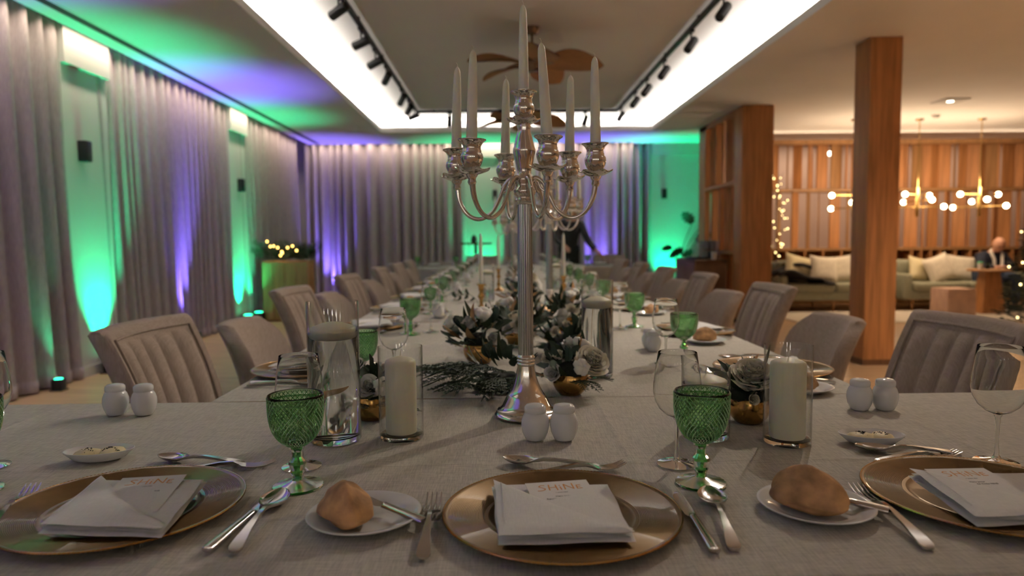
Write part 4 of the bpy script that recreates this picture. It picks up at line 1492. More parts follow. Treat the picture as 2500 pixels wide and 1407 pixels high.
LEFT = [(2.27, 'c'), (3.05, 'r'), (3.86, 'c'), (4.56, 'r'), (5.26, 'c'), (5.96, 'r'), (6.66, 'c'), (7.21, 'r'), (7.76, 'c'), (8.30, 'r'), (8.84, 'c')]
RIGHT = [(2.13, 'c'), (2.95, 'r'), (3.72, 'c'), (4.38, 'r'), (5.0, 'c'), (5.58, 'r'), (6.16, 'c'), (6.73, 'r'), (7.3, 'c'), (7.86, 'r'), (8.42, 'c')]
KN = {'c': 'channel-tufted', 'r': 'plain round-backed'}
for side, rows, x, rz in (('left', LEFT, -.885, -pi / 2), ('right', RIGHT, 1.185, pi / 2)):
    for k, (y, kd) in enumerate(rows):
        w_ = random.uniform(-.05, .05)
        chair(kd, f'taupe {KN[kd]} chair on the {side} of the long table, {ORD[k]} from the front', (x, y, 0), rz + w_, f'chairs along the {side} of the long table')
# chairs at the far cross table
for k, (x, kd) in enumerate(((-.95, 'r'), (-.3, 'c'), (.35, 'r'), (1.72, 'c'))):
    chair(kd, f'taupe chair behind the far cross table, {ORD[k]} from the left', (x, 10.72, 0), pi, 'chairs at the far cross table')

# ================================================================== PLACE SETTINGS ALONG THE LONG TABLE
GENQ = [(-.10, .085), (-.10, -.085), (.09, -.085), (.07, .085)]


def loc2(c_, rz, x, y, z=0):
    return Vector((c_[0] + x * cos(rz) - y * sin(rz), c_[1] + x * sin(rz) + y * cos(rz), TZ + z))


NAPM = {}


def napkin_copy(label, loc, rz):
    if not NAPM:
        o = napkin(label, loc, rz, GENQ, seed=9)
        NAPM['src'] = o
        return o
    s_ = NAPM['src']
    t = thing('napkin', label, 'napkin', loc, rz, 'folded white napkins')
    for ch in s_.children:
        c_ = ch.copy()
        COL.objects.link(c_)
        c_.parent = t
    return t


for side, rows, cx, rz in (('left', LEFT, MX0 + .135, -pi / 2), ('right', RIGHT, MX1 - .135, pi / 2)):
    for k, (y, kd) in enumerate(rows):
        pos = f'{side} side of the long table, {ORD[k]} from the front'
        y0 = y - .22 if k == 0 and side == 'left' else (y - .16 if side == 'right' and k < 2 else y)
        c_ = (cx, y0)
        charger(f'gold charger plate on the {pos}', (cx, y0, TZ))
        napkin_copy(f'folded white napkin on the {pos}', (cx, y0, TZ + NZ), rz + (.25 if k % 2 else -.2))
        g = loc2(c_, rz, .21, .20)
        goblet(f'green glass goblet on the {pos}', g)
        wineglass(f'clear wine glass on the {pos}', loc2(c_, rz, .14, .275))
        if k < 8:
            bp_ = loc2(c_, rz, -.26, .03)
            bread_plate(f'white bread plate on the {pos}', bp_)
            bread_roll(f'crusty bread roll on the {pos}', bp_ + Vector((0, 0, .003)), rz + .6 + k, k % 3, .95)
        if k < 6:
            fork(f'dinner fork on the {pos}', loc2(c_, rz, -.175, 0), rz)
            knife(f'table knife on the {pos}', loc2(c_, rz, .18, -.01), rz, .2)
            spoon(f'soup spoon on the {pos}', loc2(c_, rz, .205, -.01), rz)
            spoon(f'dessert spoon on the {pos}', loc2(c_, rz, 0, .19), rz + pi / 2, .17)
        if k in (1, 3, 5, 7):
            for q, lab in ((-.035, 'nearer'), (.035, 'farther')):
                shaker(f'{lab} white shaker on the {pos}', loc2(c_, rz, -.41 + q * .9, .26))
        if k in (2, 4, 6):
            butter_dish(f'oval butter dish on the {pos}', loc2(c_, rz, .42, .27), rz, 20 + k + (7 if side == 'left' else 0))
# far cross table
for k, x in enumerate((-1.0, -.45, .95, 1.45)):
    pos = f'far cross table, {ORD[k]} from the left'
    charger(f'gold charger plate on the {pos}', (x, 10.2, TZ))
    napkin_copy(f'folded white napkin on the {pos}', (x, 10.2, TZ + NZ), pi)
    goblet(f'green glass goblet on the {pos}', (x - .2, 9.98, TZ))
    wineglass(f'clear wine glass on the {pos}', (x - .12, 9.9, TZ))

# ================================================================== FLOWERS
def m_rose(R, n_pet, material, seed, openness=1.0):
    """spiral of cupped petals: tight upright ones inside, wide drooping ones outside"""
    rnd = random.Random(seed)
    mb = MB()
    for k in range(n_pet):
        q = k / (n_pet - 1)
        a0 = k * 2.4 + rnd.uniform(-.25, .25)
        L = R * (1.08 - .10 * q)
        W = R * (.36 + .42 * q)
        ph0 = radians(3 + 30 * q * openness)
        ph1 = radians(2 + 46 * q ** 1.4 * openness)
        rb = R * (.05 + .36 * q)
        nu, nv = 6, 6
        jit = rnd.uniform(-.06, .06) * R
        ca, sa = cos(a0), sin(a0)

        def fn(i, j):
            s = i / (nu - 1) * 2 - 1
            h = j / (nv - 1)
            ph = ph0 + (ph1 - ph0) * h
            r = rb + L * h * sin((ph0 + ph) / 2) * (.75 + .25 * h)
            z = L * h * cos((ph0 + ph) / 2) + jit * h - .34 * R * q - .1 * R * abs(s) ** 2.5 * h
            lat = s * W * (sin(pi * (.16 + .62 * h)) ** .75)
            cup = (lat * lat) / (R * (.34 + .85 * q)) * (1 - .35 * h * q)
            lip = .10 * R * q * max(0, h - .8) * 5
            rr = max(.02 * R, r - cup + lip)
            return (rr * ca - lat * sa, rr * sa + lat * ca, z - lip * .6)
        mb.grid(fn, nu, nv)
    mb.lathe([(0, -.22 * R), (.2 * R, -.15 * R), (.34 * R, .02 * R), (.28 * R, .4 * R), (.1 * R, .75 * R), (0, .8 * R)], 10)
    return mb.mesh('rose', material, True, 60)


def m_cotton(seed):
    rnd = random.Random(seed)
    mb = MB()
    for k in range(5):
        a = 2 * pi * k / 5
        def rf(i, kk, an):
            return .0016 * sin(3 * an + seed + kk)
        mb.lathe([(0, -.014), (.011, -.009), (.0145, .001), (.011, .010), (0, .014)], 9, c=(.012 * cos(a), .012 * sin(a), .012 + rnd.uniform(-.002, .002)), rf=rf)
    return mb.mesh('blossom', M_PETALW, True, 60)


def m_leaf(kind):
    prof = {'euc': (.036, .017, .3), 'point': (.055, .012, .5), 'gold': (.05, .014, .8), 'ivy': (.045, .026, .15)}[kind]
    L, W, curl = prof
    material = {'euc': M_EUC, 'point': M_LEAF, 'gold': M_GOLDLEAF, 'ivy': M_LEAF}[kind]
    mb = MB()
    n = 7

    def wd(s):
        if kind == 'ivy':
            return W * (.55 + .5 * abs(sin(2.6 * pi * s + .5))) * (1 - s) ** .55 if s > .02 else .3 * W
        if kind == 'euc':
            return W * max(.05, sin(pi * (s * .92 + .06))) ** .6
        return W * max(.03, sin(pi * s ** .8)) ** .9

    for zo in (.0004, -.0004):
        def fn(i, j):
            s = i / (n - 1)
            y = (j / 2 - 1) * wd(s)
            return (L * s, y, curl * L * s * s * .5 + .25 * abs(y) + zo)
        mb.grid(fn, n, 3)
    return mb.mesh('leaf', material, True, 60)


def m_sprig(seed, L=.17):
    """flat scale-leaved conifer frond: stem, side twigs, twiglets"""
    rnd = random.Random(seed)
    mb = MB()
    mb.tube(sp([(0, 0, 0), (L * .5, 0, .012), (L, 0, -.006)], 5), [.0017] * 10 + [.0007], 4)
    n = 9
    for k in range(n):
        s = (k + 1) / (n + 1)
        for sd in (-1, 1):
            l = L * .36 * (1 - s * .65) * rnd.uniform(.75, 1.1)
            x0 = L * s + sd * .004
            z0 = .012 * sin(pi * s)
            an = radians(48) + rnd.uniform(-.15, .15)
            ex, ey = x0 + l * cos(an), sd * l * sin(an)
            mb.tube([(x0, 0, z0), ((x0 + ex) / 2, ey / 2, z0 + .004), (ex, ey, z0 - .002)], [.0015, .0014, .0006], 4)
            for m_ in range(3):
                q = .35 + .25 * m_
                bx, by = x0 + (ex - x0) * q, ey * q
                ll = l * .36 * (1 - q * .4)
                for s2 in (-1, 1):
                    a2 = sd * an + s2 * radians(42)
                    mb.tube([(bx, by, z0 + .002), (bx + ll * cos(a2), by + ll * sin(a2), z0)], [.0013, .0006], 4)
    return mb.mesh('sprig', M_THUJA, True, 60)


LEAFM = {k: m_leaf(k) for k in ('euc', 'point', 'gold', 'ivy')}
SPRIGS = [m_sprig(s) for s in range(3)]
ROSES = [m_rose(.034, 24, M_PETAL, 1, .9), m_rose(.024, 16, M_PETALW, 2, .8), m_rose(.018, 12, M_PETAL, 3, .5), m_rose(.042, 38, M_PETAL, 4, 1.0)]
COTTON = [m_cotton(1), m_cotton(5)]
BOWL = MB().lathe([(0, 0), (.026, 0), (.028, .002), (.037, .012), (.044, .026), (.0455, .038), (.042, .05), (.0405, .054), (.042, .056), (.0395, .054), (.0395, .046), (0, .044)], 36).mesh('bowl', M_GOLD, True, 60)
BUD = MB().lathe([(0, 0), (.006, .003), (.009, .012), (.006, .024), (0, .031)], 8).mesh('bud', M_PETAL, True, 60)


def place(name, me, t, p, d, roll=0.0, sc=1.0):
    """put mesh with its local +z along d"""
    q = Vector(d).normalized().to_track_quat('Z', 'Y')
    o = ob(name, me, t, p)
    o.matrix_local = Matrix.Translation(p) @ q.to_matrix().to_4x4() @ Matrix.Rotation(roll, 4, 'Z') @ Matrix.Diagonal((sc, sc, sc, 1))
    return o


def placex(name, me, t, p, d, roll=0.0, sc=1.0):
    """put mesh with its local +x along d"""
    q = Vector(d).normalized().to_track_quat('X', 'Z')
    o = ob(name, me, t, p)
    o.matrix_local = Matrix.Translation(p) @ q.to_matrix().to_4x4() @ Matrix.Rotation(roll, 4, 'X') @ Matrix.Diagonal((sc, sc, sc, 1))
    return o


def arrangement(label, loc, seed, roses, leaves=26, sprigs=4, r=.075, h=.05, bowl=True, cotton=3, gold=4, name='flower_arrangement', cat='flowers', group='ivory flower arrangements'):
    rnd = random.Random(seed)
    t = thing(name, label, cat, loc, 0, group)
    if bowl:
        ob('bowl', BOWL, t)
        zc = h
    else:
        zc = .012
    ob('moss', cached(('moss', bowl), lambda: MB().lathe([(0, -.01), (.034, -.006), (.045, .004), (.04, .018), (.02, .03), (0, .034)] if bowl else [(0, -.01), (.06, -.008), (.075, .006), (.06, .03), (.03, .05), (0, .056)], 18, rf=lambda i, k, a: .004 * sin(5 * a + k)).mesh('moss', M_MOSS)), t, (0, 0, zc))
    for (x, y, z, k, dx, dy, dz, sc) in roses:
        place('rose', ROSES[k], t, (x, y, z), (dx, dy, dz), rnd.uniform(0, 6), sc)
    for k in range(cotton):
        a, e = rnd.uniform(0, 2 * pi), rnd.uniform(.3, 1.3)
        d = Vector((cos(a) * cos(e), sin(a) * cos(e), sin(e)))
        place('blossom', COTTON[k % 2], t, Vector((0, 0, zc)) + d * r * .8, d, 0, rnd.uniform(.75, 1.1))
    for k in range(leaves):
        a, e = rnd.uniform(0, 2 * pi), rnd.uniform(-.15, 1.2)
        d = Vector((cos(a) * cos(e), sin(a) * cos(e), sin(e)))
        kd = rnd.choice(('euc', 'euc', 'point', 'ivy', 'euc'))
        if k < gold:
            kd = 'gold'
        st = Vector((0, 0, zc + .004)) + d * r * rnd.uniform(.35, .6)
        d2 = (d + Vector((rnd.uniform(-.5, .5), rnd.uniform(-.5, .5), rnd.uniform(-.2, .4)))).normalized()
        if st.z + d2.z * .05 < .004:
            d2.z = abs(d2.z)
        placex('leaf', LEAFM[kd], t, st, d2, rnd.uniform(-.8, .8), rnd.uniform(.95, 1.5))
    for k in range(sprigs):
        a = rnd.uniform(0, 2 * pi)
        placex('sprig', SPRIGS[k % 3], t, Vector((cos(a) * r * .3, sin(a) * r * .3, zc - .01 if bowl else .02)), (cos(a), sin(a), -.12 if bowl else -.05), 0, rnd.uniform(.45, .7))
    return t


def fl(*a):
    return list(a)


# three bowls on and beside the near table
arrangement('gold bowl with a big ivory rose right of the candelabra base', P(1393, 962), 11, fl((.045, -.03, .080, 3, .35, -.6, .75, 1.05), (-.045, -.035, .058, 1, -.4, -.7, .4, 1.0), (-.03, .0, .095, 2, -.4, -.3, .8, 1), (.075, .02, .085, 2, .8, -.1, .5, 1.1), (.0, .03, .115, 1, 0, 0, 1, 1), (-.055, .02, .085, 2, -.7, -.2, .6, 1.0)), 46, 4, .085, .05)
arrangement('gold bowl with a large cream rose between the two right candle glasses', P(1828, 1030), 12, fl((.0, -.02, .092, 3, -.05, -.45, .9, 1.12), (.055, .02, .09, 0, .5, .2, .8, .85), (-.01, -.05, .06, 2, 0, -.9, .2, .8)), 40, 5, .07, .05, cotton=0, gold=2)
arrangement('gold bowl with small ivory roses behind the left pillar candle', P(908, 1022), 13, fl((.0, -.03, .075, 1, .1, -.8, .4, 1.2), (-.035, .0, .105, 0, -.3, -.3, .9, .9), (.03, .03, .10, 2, .3, 0, 1, 1.2)), 30, 3, .065, .05, cotton=1, gold=2)
# trailing conifer fronds beside the candelabra foot
t = thing('conifer_garland', 'dark conifer fronds spreading left of the candelabra base', 'greenery', (.0, 1.78, TZ), 0, 'runner greenery')
rnd = random.Random(3)
ob('moss', MB().lathe([(0, 0), (.06, .0), (.07, .012), (.05, .03), (.03, .04), (0, .045)], 20, rf=lambda i, k, a: .012 * sin(5 * a + k)).mesh('moss', M_MOSS), t)
for k in range(17):
    a = radians(135) + radians(145) * (k + rnd.uniform(-.4, .4)) / 17
    rr = rnd.uniform(.02, .09)
    placex('sprig', SPRIGS[k % 3], t, (cos(a) * rr, sin(a) * rr * 1.1, rnd.uniform(.02, .06)), (cos(a), sin(a) * 1.1, rnd.uniform(-.22, .12)), rnd.uniform(-.3, .3), rnd.uniform(.8, 1.15))
for k in range(30):
    a, e = rnd.uniform(0, 2 * pi), rnd.uniform(.1, 1.2)
    d = Vector((cos(a) * cos(e), sin(a) * cos(e), sin(e)))
    placex('leaf', LEAFM[rnd.choice(('euc', 'point', 'euc'))], t, Vector((0, 0, .03)) + d * .06, d + Vector((rnd.uniform(-.5, .5), rnd.uniform(-.5, .5), .1)), rnd.uniform(-.8, .8), rnd.uniform(.9, 1.3))

# the flower runner along the long table
RUN = [(-.07, 2.16, 'left'), (.22, 2.28, 'right'), (.06, 2.5, 'middle'), (.02, 2.85, 'left'), (.27, 2.9, 'right'), (.12, 3.12, 'middle'), (.10, 3.9, 'left'), (.16, 4.5, 'middle'), (.14, 5.0, 'middle'), (.2, 5.6, 'middle'), (.16, 6.6, 'middle'), (.18, 7.3, 'middle'), (.16, 8.1, 'middle')]
for k, (x, y, sd) in enumerate(RUN):
    rnd = random.Random(40 + k)
    rs = []
    nr = 4 if y < 4.6 else 6
    for q in range(nr):
        a, e = rnd.uniform(0, 2 * pi), rnd.uniform(.25, 1.3)
        if q < 3:
            a = rnd.uniform(-2.4, -.7)
        d = (cos(a) * cos(e), sin(a) * cos(e), sin(e))
        rs.append((d[0] * .09, d[1] * .09, .05 + d[2] * .07, rnd.choice((0, 1, 1, 2, 2)), d[0], d[1], d[2], rnd.uniform(.8, 1.1)))
    b = k % 2 == 0
    tall = 1.0 if y < 4 else 1.15
    t = arrangement(f'ivory flower cluster in the table runner, {ORD[k] if k < 14 else ""} back from the candelabra', (x, y, TZ), 60 + k, rs, 64 if y < 3.5 else 34, 4 if y < 3.5 else 1, .11, .055, b, 2, 6, group='runner flower clusters')
    t.scale = (1.15, 1.2, tall * 1.1)
# eucalyptus twig sticking out to the left
t = thing('eucalyptus_twig', 'stray eucalyptus twig with round leaves left of the runner', 'greenery', P(1165, 778), 0)
pts = sp([(0, 0, .09), (-.03, .01, .115), (-.06, 0, .12), (-.1, .01, .105)], 5)
ob('stem', MB().tube([(.02, 0, .0), (.01, 0, .05)] + pts, .0013, 5).mesh('stem', M_EUC), t)
for k, i in enumerate((3, 6, 9, 11, 13, 15)):
    placex('leaf', LEAFM['euc'], t, pts[i], (-.4 + .1 * (k % 3), -.3 if k % 2 else .3, .6 if k % 2 else -.5), .6, 1.0)
# single buds and leaf tips around the right roses
t = thing('rosebud_stem', 'small green rosebud stem rising beside the right cream rose', 'greenery', P(1772, 1005), 0)
ob('stem', MB().tube([(0.03, .01, 0), (.015, 0, .06), (0, 0, .085)], .0012, 5).mesh('stem', M_LEAF), t)
place('bud', BUD, t, (0, 0, .083), (-.3, 0, 1), 0, 1.0)
placex('leaf', LEAFM['point'], t, (.012, 0, .065), (.3, 0, 1), 0, .6)

# ================================================================== LOUNGE
rug = tag(ob('rug', MB().rbox(3.9, 8.3, 8.9, 10.22, 0, .012, .004, 1).mesh('rug', M_RUG)), 'pale cream rug on the lounge floor in front of the sofas', 'rug')


def sofa(label, x0, x1):
    t = thing('sofa', label, 'sofa', ((x0 + x1) / 2, 10.65, 0), 0, 'olive green sofas')
    w_ = (x1 - x0) / 2
    ob('base', MB().rbox(-w_, w_, -.38, .42, .17, .31, .03, 3).mesh('base', M_SOFA), t)
    for sgn in (-1, 1):
        ob('arm', MB().rbox(sgn * w_ - .07, sgn * w_ + .07, -.4, .42, .17, .56, .04, 3).mesh('arm', M_SOFA), t)
    ob('backrest', MB().rbox(-w_, w_, .27, .44, .28, .74, .05, 3).mesh('backrest', M_SOFA), t)
    for k in range(2):
        a = -w_ + .08 + k * (w_ - .08)
        ob('seat_cushion', MB().rbox(a + .005, a + w_ - .085, -.42, .28, .30, .43, .045, 4).mesh('seat_cushion', M_SOFA), t)
        ob('back_cushion', MB().rbox(a + .01, a + w_ - .09, .12, .30, .41, .76, .06, 4).mesh('back_cushion', M_SOFA), t)
    for x in (-w_ + .1, 0, w_ - .1):
        for y in (-.33, .37):
            ob('leg', cached('sleg', lambda: MB().lathe([(0, 0), (.014, 0), (.024, .17), (0, .17)], 12).mesh('leg', M_OAK2)), t, (x, y, 0))


sofa('olive green sofa partly hidden behind the free oak column', 4.22, 5.78)
sofa('olive green sofa on which the person in the scarf sits', 6.1, 8.0)


def m_cushion(w_, h_, d_):
    n = 14
    mb = MB()
    for sg in (1, -1):
        def fn(i, j):
            s, q = i / n * 2 - 1, j / n * 2 - 1
            pin = 1 - .08 * (1 - abs(s)) * abs(q) ** 3 - .08 * (1 - abs(q)) * abs(s) ** 3
            th = d_ * ((1 - s ** 4) * (1 - q ** 4)) ** .5
            return (s * w_ * (1 - .07 * (1 - q * q)), sg * th, q * h_ * (1 - .07 * (1 - s * s)) + h_)
        g = MB().grid(fn, n + 1, n + 1)
        if sg > 0:
            g.f = [tuple(reversed(f_)) for f_ in g.f]
        mb.add(g.v, g.f)
    return mb


for u, v, w_, rz, ry, mt, lab in ((1948, 690, .23, .1, .25, M_CUSHY, 'plain cream cushion behind the dark coat on the left sofa'), (2003, 692, .22, .0, .12, M_CUSH, 'woven pale cushion next to the dark coat on the left sofa'),
                                  (2062, 692, .22, -.1, -.1, M_CUSH, 'woven pale cushion beside the free oak column'), (2250, 690, .20, .2, .2, M_CUSHY, 'cream cushion at the left arm of the right sofa'),
                                  (2296, 694, .22, .15, -.3, M_CUSH, 'leaning woven pale cushion on the right sofa'), (2350, 692, .21, -.1, .12, M_CUSH, 'woven pale cushion left of the seated man')):
    p = ony(u, v, 10.55)
    o = ob('cushion', m_cushion(w_, w_ * .95, .075).mesh('cushion', mt), None, (p.x, 10.44 if u in (2003, 2296) else 10.58, .432), (-.3, ry, rz))
    tag(o, lab, 'cushion', 'lounge sofa cushions')

# dark coat thrown over the arm of the left sofa
def coatf(i, j):
    s, q = i / 20, j / 12
    x = 4.12 + .85 * s + .05 * sin(7 * q)
    y = 10.2 + .5 * q
    z = .57 + .12 * sin(pi * s) * (.5 + .5 * sin(5 * q + 4 * s)) + .05 * sin(9 * s + 5 * q) - .16 * s + .14 * max(0, q - .5)
    if s > .75:
        z = max(z - .1 * (s - .75) * 4, .445)
    return (x, y, z)


co = ob('coat', MB().grid(coatf, 21, 13).mesh('coat', M_COAT, True, 80))
co.modifiers.new('thickness', 'SOLIDIFY').thickness = .03
tag(co, 'dark crumpled coat thrown over the left sofa arm', 'coat')
ob('collar', MB().tube(sp([(4.5, 10.6, .70), (4.62, 10.55, .70), (4.74, 10.5, .66)], 4), .03, 8).mesh('collar', M_COAT), co)


def chandelier(label, x, y, seed):
    t = thing('chandelier', label, 'chandelier', (x, y, CEIL), 0, 'brass globe chandeliers')
    ob('ceiling_rose', cached('crose', lambda: MB().lathe([(0, -.025), (.05, -.022), (.06, 0)], 20).mesh('ceiling_rose', M_BRASS)), t)
    ob('rod', cached('crod', lambda: MB().tube([(0, 0, -.02), (0, 0, -1.0)], .007, 8).mesh('rod', M_BRASS)), t)
    ob('body', cached('cbody', lambda: MB().lathe([(0, -1.42), (.02, -1.42), (.026, -1.41), (.026, -1.0), (.02, -.99), (0, -.99)], 16).mesh('body', M_BRASS)), t)
    for k in range(3):
        z = -1.10 - .09 * k
        a = seed + k * pi / 3
        d = Vector((cos(a), sin(a), 0))
        ob('arm', MB().tube([d * -.31 + Vector((0, 0, z)), d * .31 + Vector((0, 0, z))], .009, 8).mesh('arm', M_BRASS), t)
        for sg in (-1, 1):
            p = d * (.335 * sg) + Vector((0, 0, z))
            ob('socket', cached('csock', lambda: MB().lathe([(0, -.03), (.016, -.03), (.018, .02), (0, .02)], 12).mesh('socket', M_BRASS)), t, d * (.30 * sg) + Vector((0, 0, z)), (0, pi / 2, a))
            ob('globe_bulb', cached('cbulb', lambda: MB().lathe([(0, -.038), (.019, -.033), (.033, -.019), (.038, 0), (.033, .019), (.019, .033), (0, .038)], 16).mesh('globe_bulb', M_BULB)), t, p)
    l = bpy.data.lights.new('chandelier_glow', 'POINT')
    l.energy, l.color, l.shadow_soft_size = 24, (1.0, .72, .46), .2
    o = bpy.data.objects.new('chandelier_glow', l)
    COL.objects.link(o)
    o.parent = t
    o.location = (0, -.08, -.97)


chandelier('brass globe chandelier half hidden by the free oak column', 5.18, 10.15, .1)
chandelier('brass globe chandelier just right of the free oak column', 6.13, 10.15, .55)
chandelier('brass globe chandelier farthest right above the seated man', 7.05, 10.15, .2)

# pink stone side cube, pedestal table
t = thing('side_cube', 'pinkish stone cube table on the rug', 'side table', (6.36, 9.62, .012))
ob('block', MB().rbox(-.2, .2, -.2, .2, 0, .36, .012, 2).mesh('block', M_PINK), t)
ob('top_slab', MB().rbox(-.195, .195, -.195, .195, .36, .38, .006, 2).mesh('top_slab', M_PINK), t)
t = thing('pedestal_table', 'round wooden pedestal table in front of the seated man', 'table', (7.03, 9.85, .012))
ob('table_top', MB().lathe([(0, .60), (.27, .60), (.285, .608), (.285, .622), (.275, .63), (0, .63)], 40).mesh('table_top', M_OAK2, True, 40), t)
ob('pedestal', MB().loft([[(a * w_, b * w_ * .8, z) for a, b in ((-1, -1), (1, -1), (1, 1), (-1, 1))] for w_, z in ((.17, 0), (.15, .1), (.10, .60))]).mesh('pedestal', M_OAK, True, 30), t)
t = thing('small_plant', 'small potted plant on the pedestal table', 'plant', (7.0, 9.85, .642))
ob('pot', MB().lathe([(0, 0), (.03, 0), (.038, .05), (.034, .05), (0, .045)], 16).mesh('pot', M_BLACK), t)
for k in range(10):
    placex('leaf', LEAFM['euc'], t, (0, 0, .045), (cos(k * .63), sin(k * .63), .5 + .3 * (k % 3)), 0, 1.4)
t = thing('green_cup', 'green-lidded takeaway cup on the pedestal table', 'cup', (6.86, 9.8, .642))
ob('cup', MB().lathe([(0, 0), (.028, 0), (.036, .09), (0, .09)], 18).mesh('cup', M_PORC, True, 40), t)
ob('lid', MB().lathe([(.038, .088), (.038, .1), (.03, .108), (0, .108)], 18).mesh('lid', mat('green_lid', (.08, .45, .22), .5), True, 40), t)


# ------------------------------------------------------------------ people
def skin_mesh(name, verts, edges, radii, material, parent=None, root=0, sub=2):
    me = bpy.data.meshes.new(name)
    me.from_pydata(verts, edges, [])
    o = ob(name, me, parent)
    o.modifiers.new('skin', 'SKIN')
    for i, r in enumerate(radii):
        me.skin_vertices[0].data[i].radius = r if isinstance(r, tuple) else (r, r)
        me.skin_vertices[0].data[i].use_root = (i == root)
    s_ = o.modifiers.new('smooth', 'SUBSURF')
    s_.levels = s_.render_levels = sub
    o.modifiers['skin'].use_smooth_shade = True
    me.materials.append(material)
    return o


def hand_verts(V, E, R, wrist_i, wrist, d, side):
    """palm plus five unequal bent fingers grown from the wrist"""
    d = Vector(d).normalized()
    lat = d.cross(Vector((0, 0, 1)))
    lat = lat.normalized() * side if lat.length > .1 else Vector((side, 0, 0))
    nrm = lat.cross(d).normalized()
    wrist = Vector(wrist)
    V.append(wrist + d * .055)
    R.append((.034, .018))
    pi_ = len(V) - 1
    E.append((wrist_i, pi_))
    for k, (off, ln) in enumerate(((-.026, .062), (-.009, .075), (.009, .072), (.026, .055))):
        p0 = wrist + d * .085 + lat * off
        p1 = p0 + d * ln * .5 - nrm * .008 * side
        p2 = p0 + d * ln * .8 - nrm * .03 * side
        V += [p0, p1, p2]
        R += [.0095, .0088, .0078]
        n_ = len(V)
        E += [(pi_, n_ - 3), (n_ - 3, n_ - 2), (n_ - 2, n_ - 1)]
    q0 = wrist + d * .035 - lat * .036
    q1 = q0 + d * .035 - lat * .018
    V += [q0, q1]
    R += [.012, .0095]
    n_ = len(V)
    E += [(wrist_i, n_ - 2), (n_ - 2, n_ - 1)]


def head_parts(t, c_, fwd, bald=True):
    """cranium with brow, nose, mouth, ears on a mesh shaped by angle; looks along fwd"""
    f_ = Vector(fwd).normalized()
    q = f_.to_track_quat('Y', 'Z').to_matrix().to_4x4()
    mb = MB()
    nu, nv = 28, 20

    def fn(i, j):
        a = 2 * pi * i / nu
        p = pi * j / (nv - 1)
        x, y, z = sin(p) * cos(a), sin(p) * sin(a), cos(p)
        w_ = .078 * (1 - .22 * max(0, -z) ** 1.3)
        X, Y, Z = x * w_, y * .098 * (1 - .1 * max(0, -z)), z * .118
        front = max(0, y)
        nose = math.exp(-((x / .16) ** 2) - ((z + .12) / .17) ** 2) * front
        eye = math.exp(-(((abs(x) - .38) / .16) ** 2) - ((z - .02) / .1) ** 2) * front
        mouth = math.exp(-((x / .3) ** 2) - ((z + .48) / .05) ** 2) * front
        chin = math.exp(-((x / .3) ** 2) - ((z + .8) / .2) ** 2) * front
        Y += .024 * nose - .009 * eye - .005 * mouth + .012 * chin
        return (X, Y, Z)
    mb.grid(fn, nu, nv, True)
    for s_ in (-1, 1):
        mb.lathe([(0, -.008), (.012, -.006), (.02, .0), (.014, .006), (0, .004)], 12, c=(0, 0, 0), sy=1.5)
        k_ = len(mb.v)
        cnt = 3 * 12 + 2
        for i in range(k_ - cnt, k_):
            x, y, z = mb.v[i]
            mb.v[i] = (s_ * .076 + z * s_, x * .6 - .008, y - .005)
    M_ = Matrix.Translation(c_) @ q
    h = ob('head', mb.xf(M_).mesh('head', M_SKIN, True, 70), t)
    for s_ in (-1, 1):
        ob('eye', MB().lathe([(0, -.006), (.008, -.003), (.009, .001), (0, .005)], 10, c=(s_ * .03, .088, .006), sy=.7).xf(M_).mesh('eye', M_HAIR), h)
        ob('eyebrow', MB().tube([(s_ * .014, .096, .022), (s_ * .032, .093, .027), (s_ * .05, .080, .021)], .004, 6).xf(M_).mesh('eyebrow', M_HAIR), h)
    ob('mouth', MB().tube([(-.022, .086, -.055), (0, .093, -.057), (.022, .086, -.055)], .0035, 6).xf(M_).mesh('mouth', mat('lips', (.36, .14, .11), .5)), h)
    if not bald:
        hb = MB()
        def hf(i, j):
            a = 2 * pi * i / 24
            p = pi * .60 * j / 10
            cut = 1.0 if sin(a) < .3 else 1 - .38 * (sin(a) - .3) / .7
            p *= cut
            return (sin(p) * cos(a) * .088, sin(p) * sin(a) * .108 - .004, cos(p) * .128)
        hb.grid(hf, 24, 11, True)
        ob('hair', hb.xf(M_).mesh('hair', M_HAIR), t)
    return h


# seated man: hunched forward on the right sofa, hands at a phone above his knees
mx, my = 7.42, 10.42
t = thing('person', 'seated person in navy jacket and white scarf looking at a phone', 'person', (mx, my, 0))
V = [(0, .02, .50), (0, .0, .66), (0, -.06, .80), (0, -.12, .88), (0, -.17, .945),
     (-.17, -.06, .80), (-.23, -.18, .62), (-.10, -.36, .66), (.17, -.06, .80), (.24, -.18, .62), (.12, -.36, .66),
     (-.10, -.02, .49), (-.13, -.40, .52), (-.13, -.36, .10), (.10, -.02, .49), (.14, -.42, .52), (.14, -.38, .10)]
E_ = [(0, 1), (1, 2), (2, 3), (3, 4), (2, 5), (5, 6), (6, 7), (2, 8), (8, 9), (9, 10), (0, 11), (11, 12), (12, 13), (0, 14), (14, 15), (15, 16)]
R_ = [(.14, .11), (.14, .11), (.13, .10), (.055, .055), (.05, .05), .055, .045, .03, .055, .045, .03, .075, .06, .045, .075, .06, .045]
Vb, Eb, Rb = [Vector(p) for p in V], list(E_), list(R_)
hand_verts(Vb, Eb, Rb, 7, V[7], (.5, -.5, .1), 1)
hand_verts(Vb, Eb, Rb, 10, V[10], (-.5, -.5, .1), -1)
body = skin_mesh('body', Vb, Eb, Rb, M_SKIN, t)
head_parts(t, Vector((0, -.20, .985)), (-.15, -1, -.75))
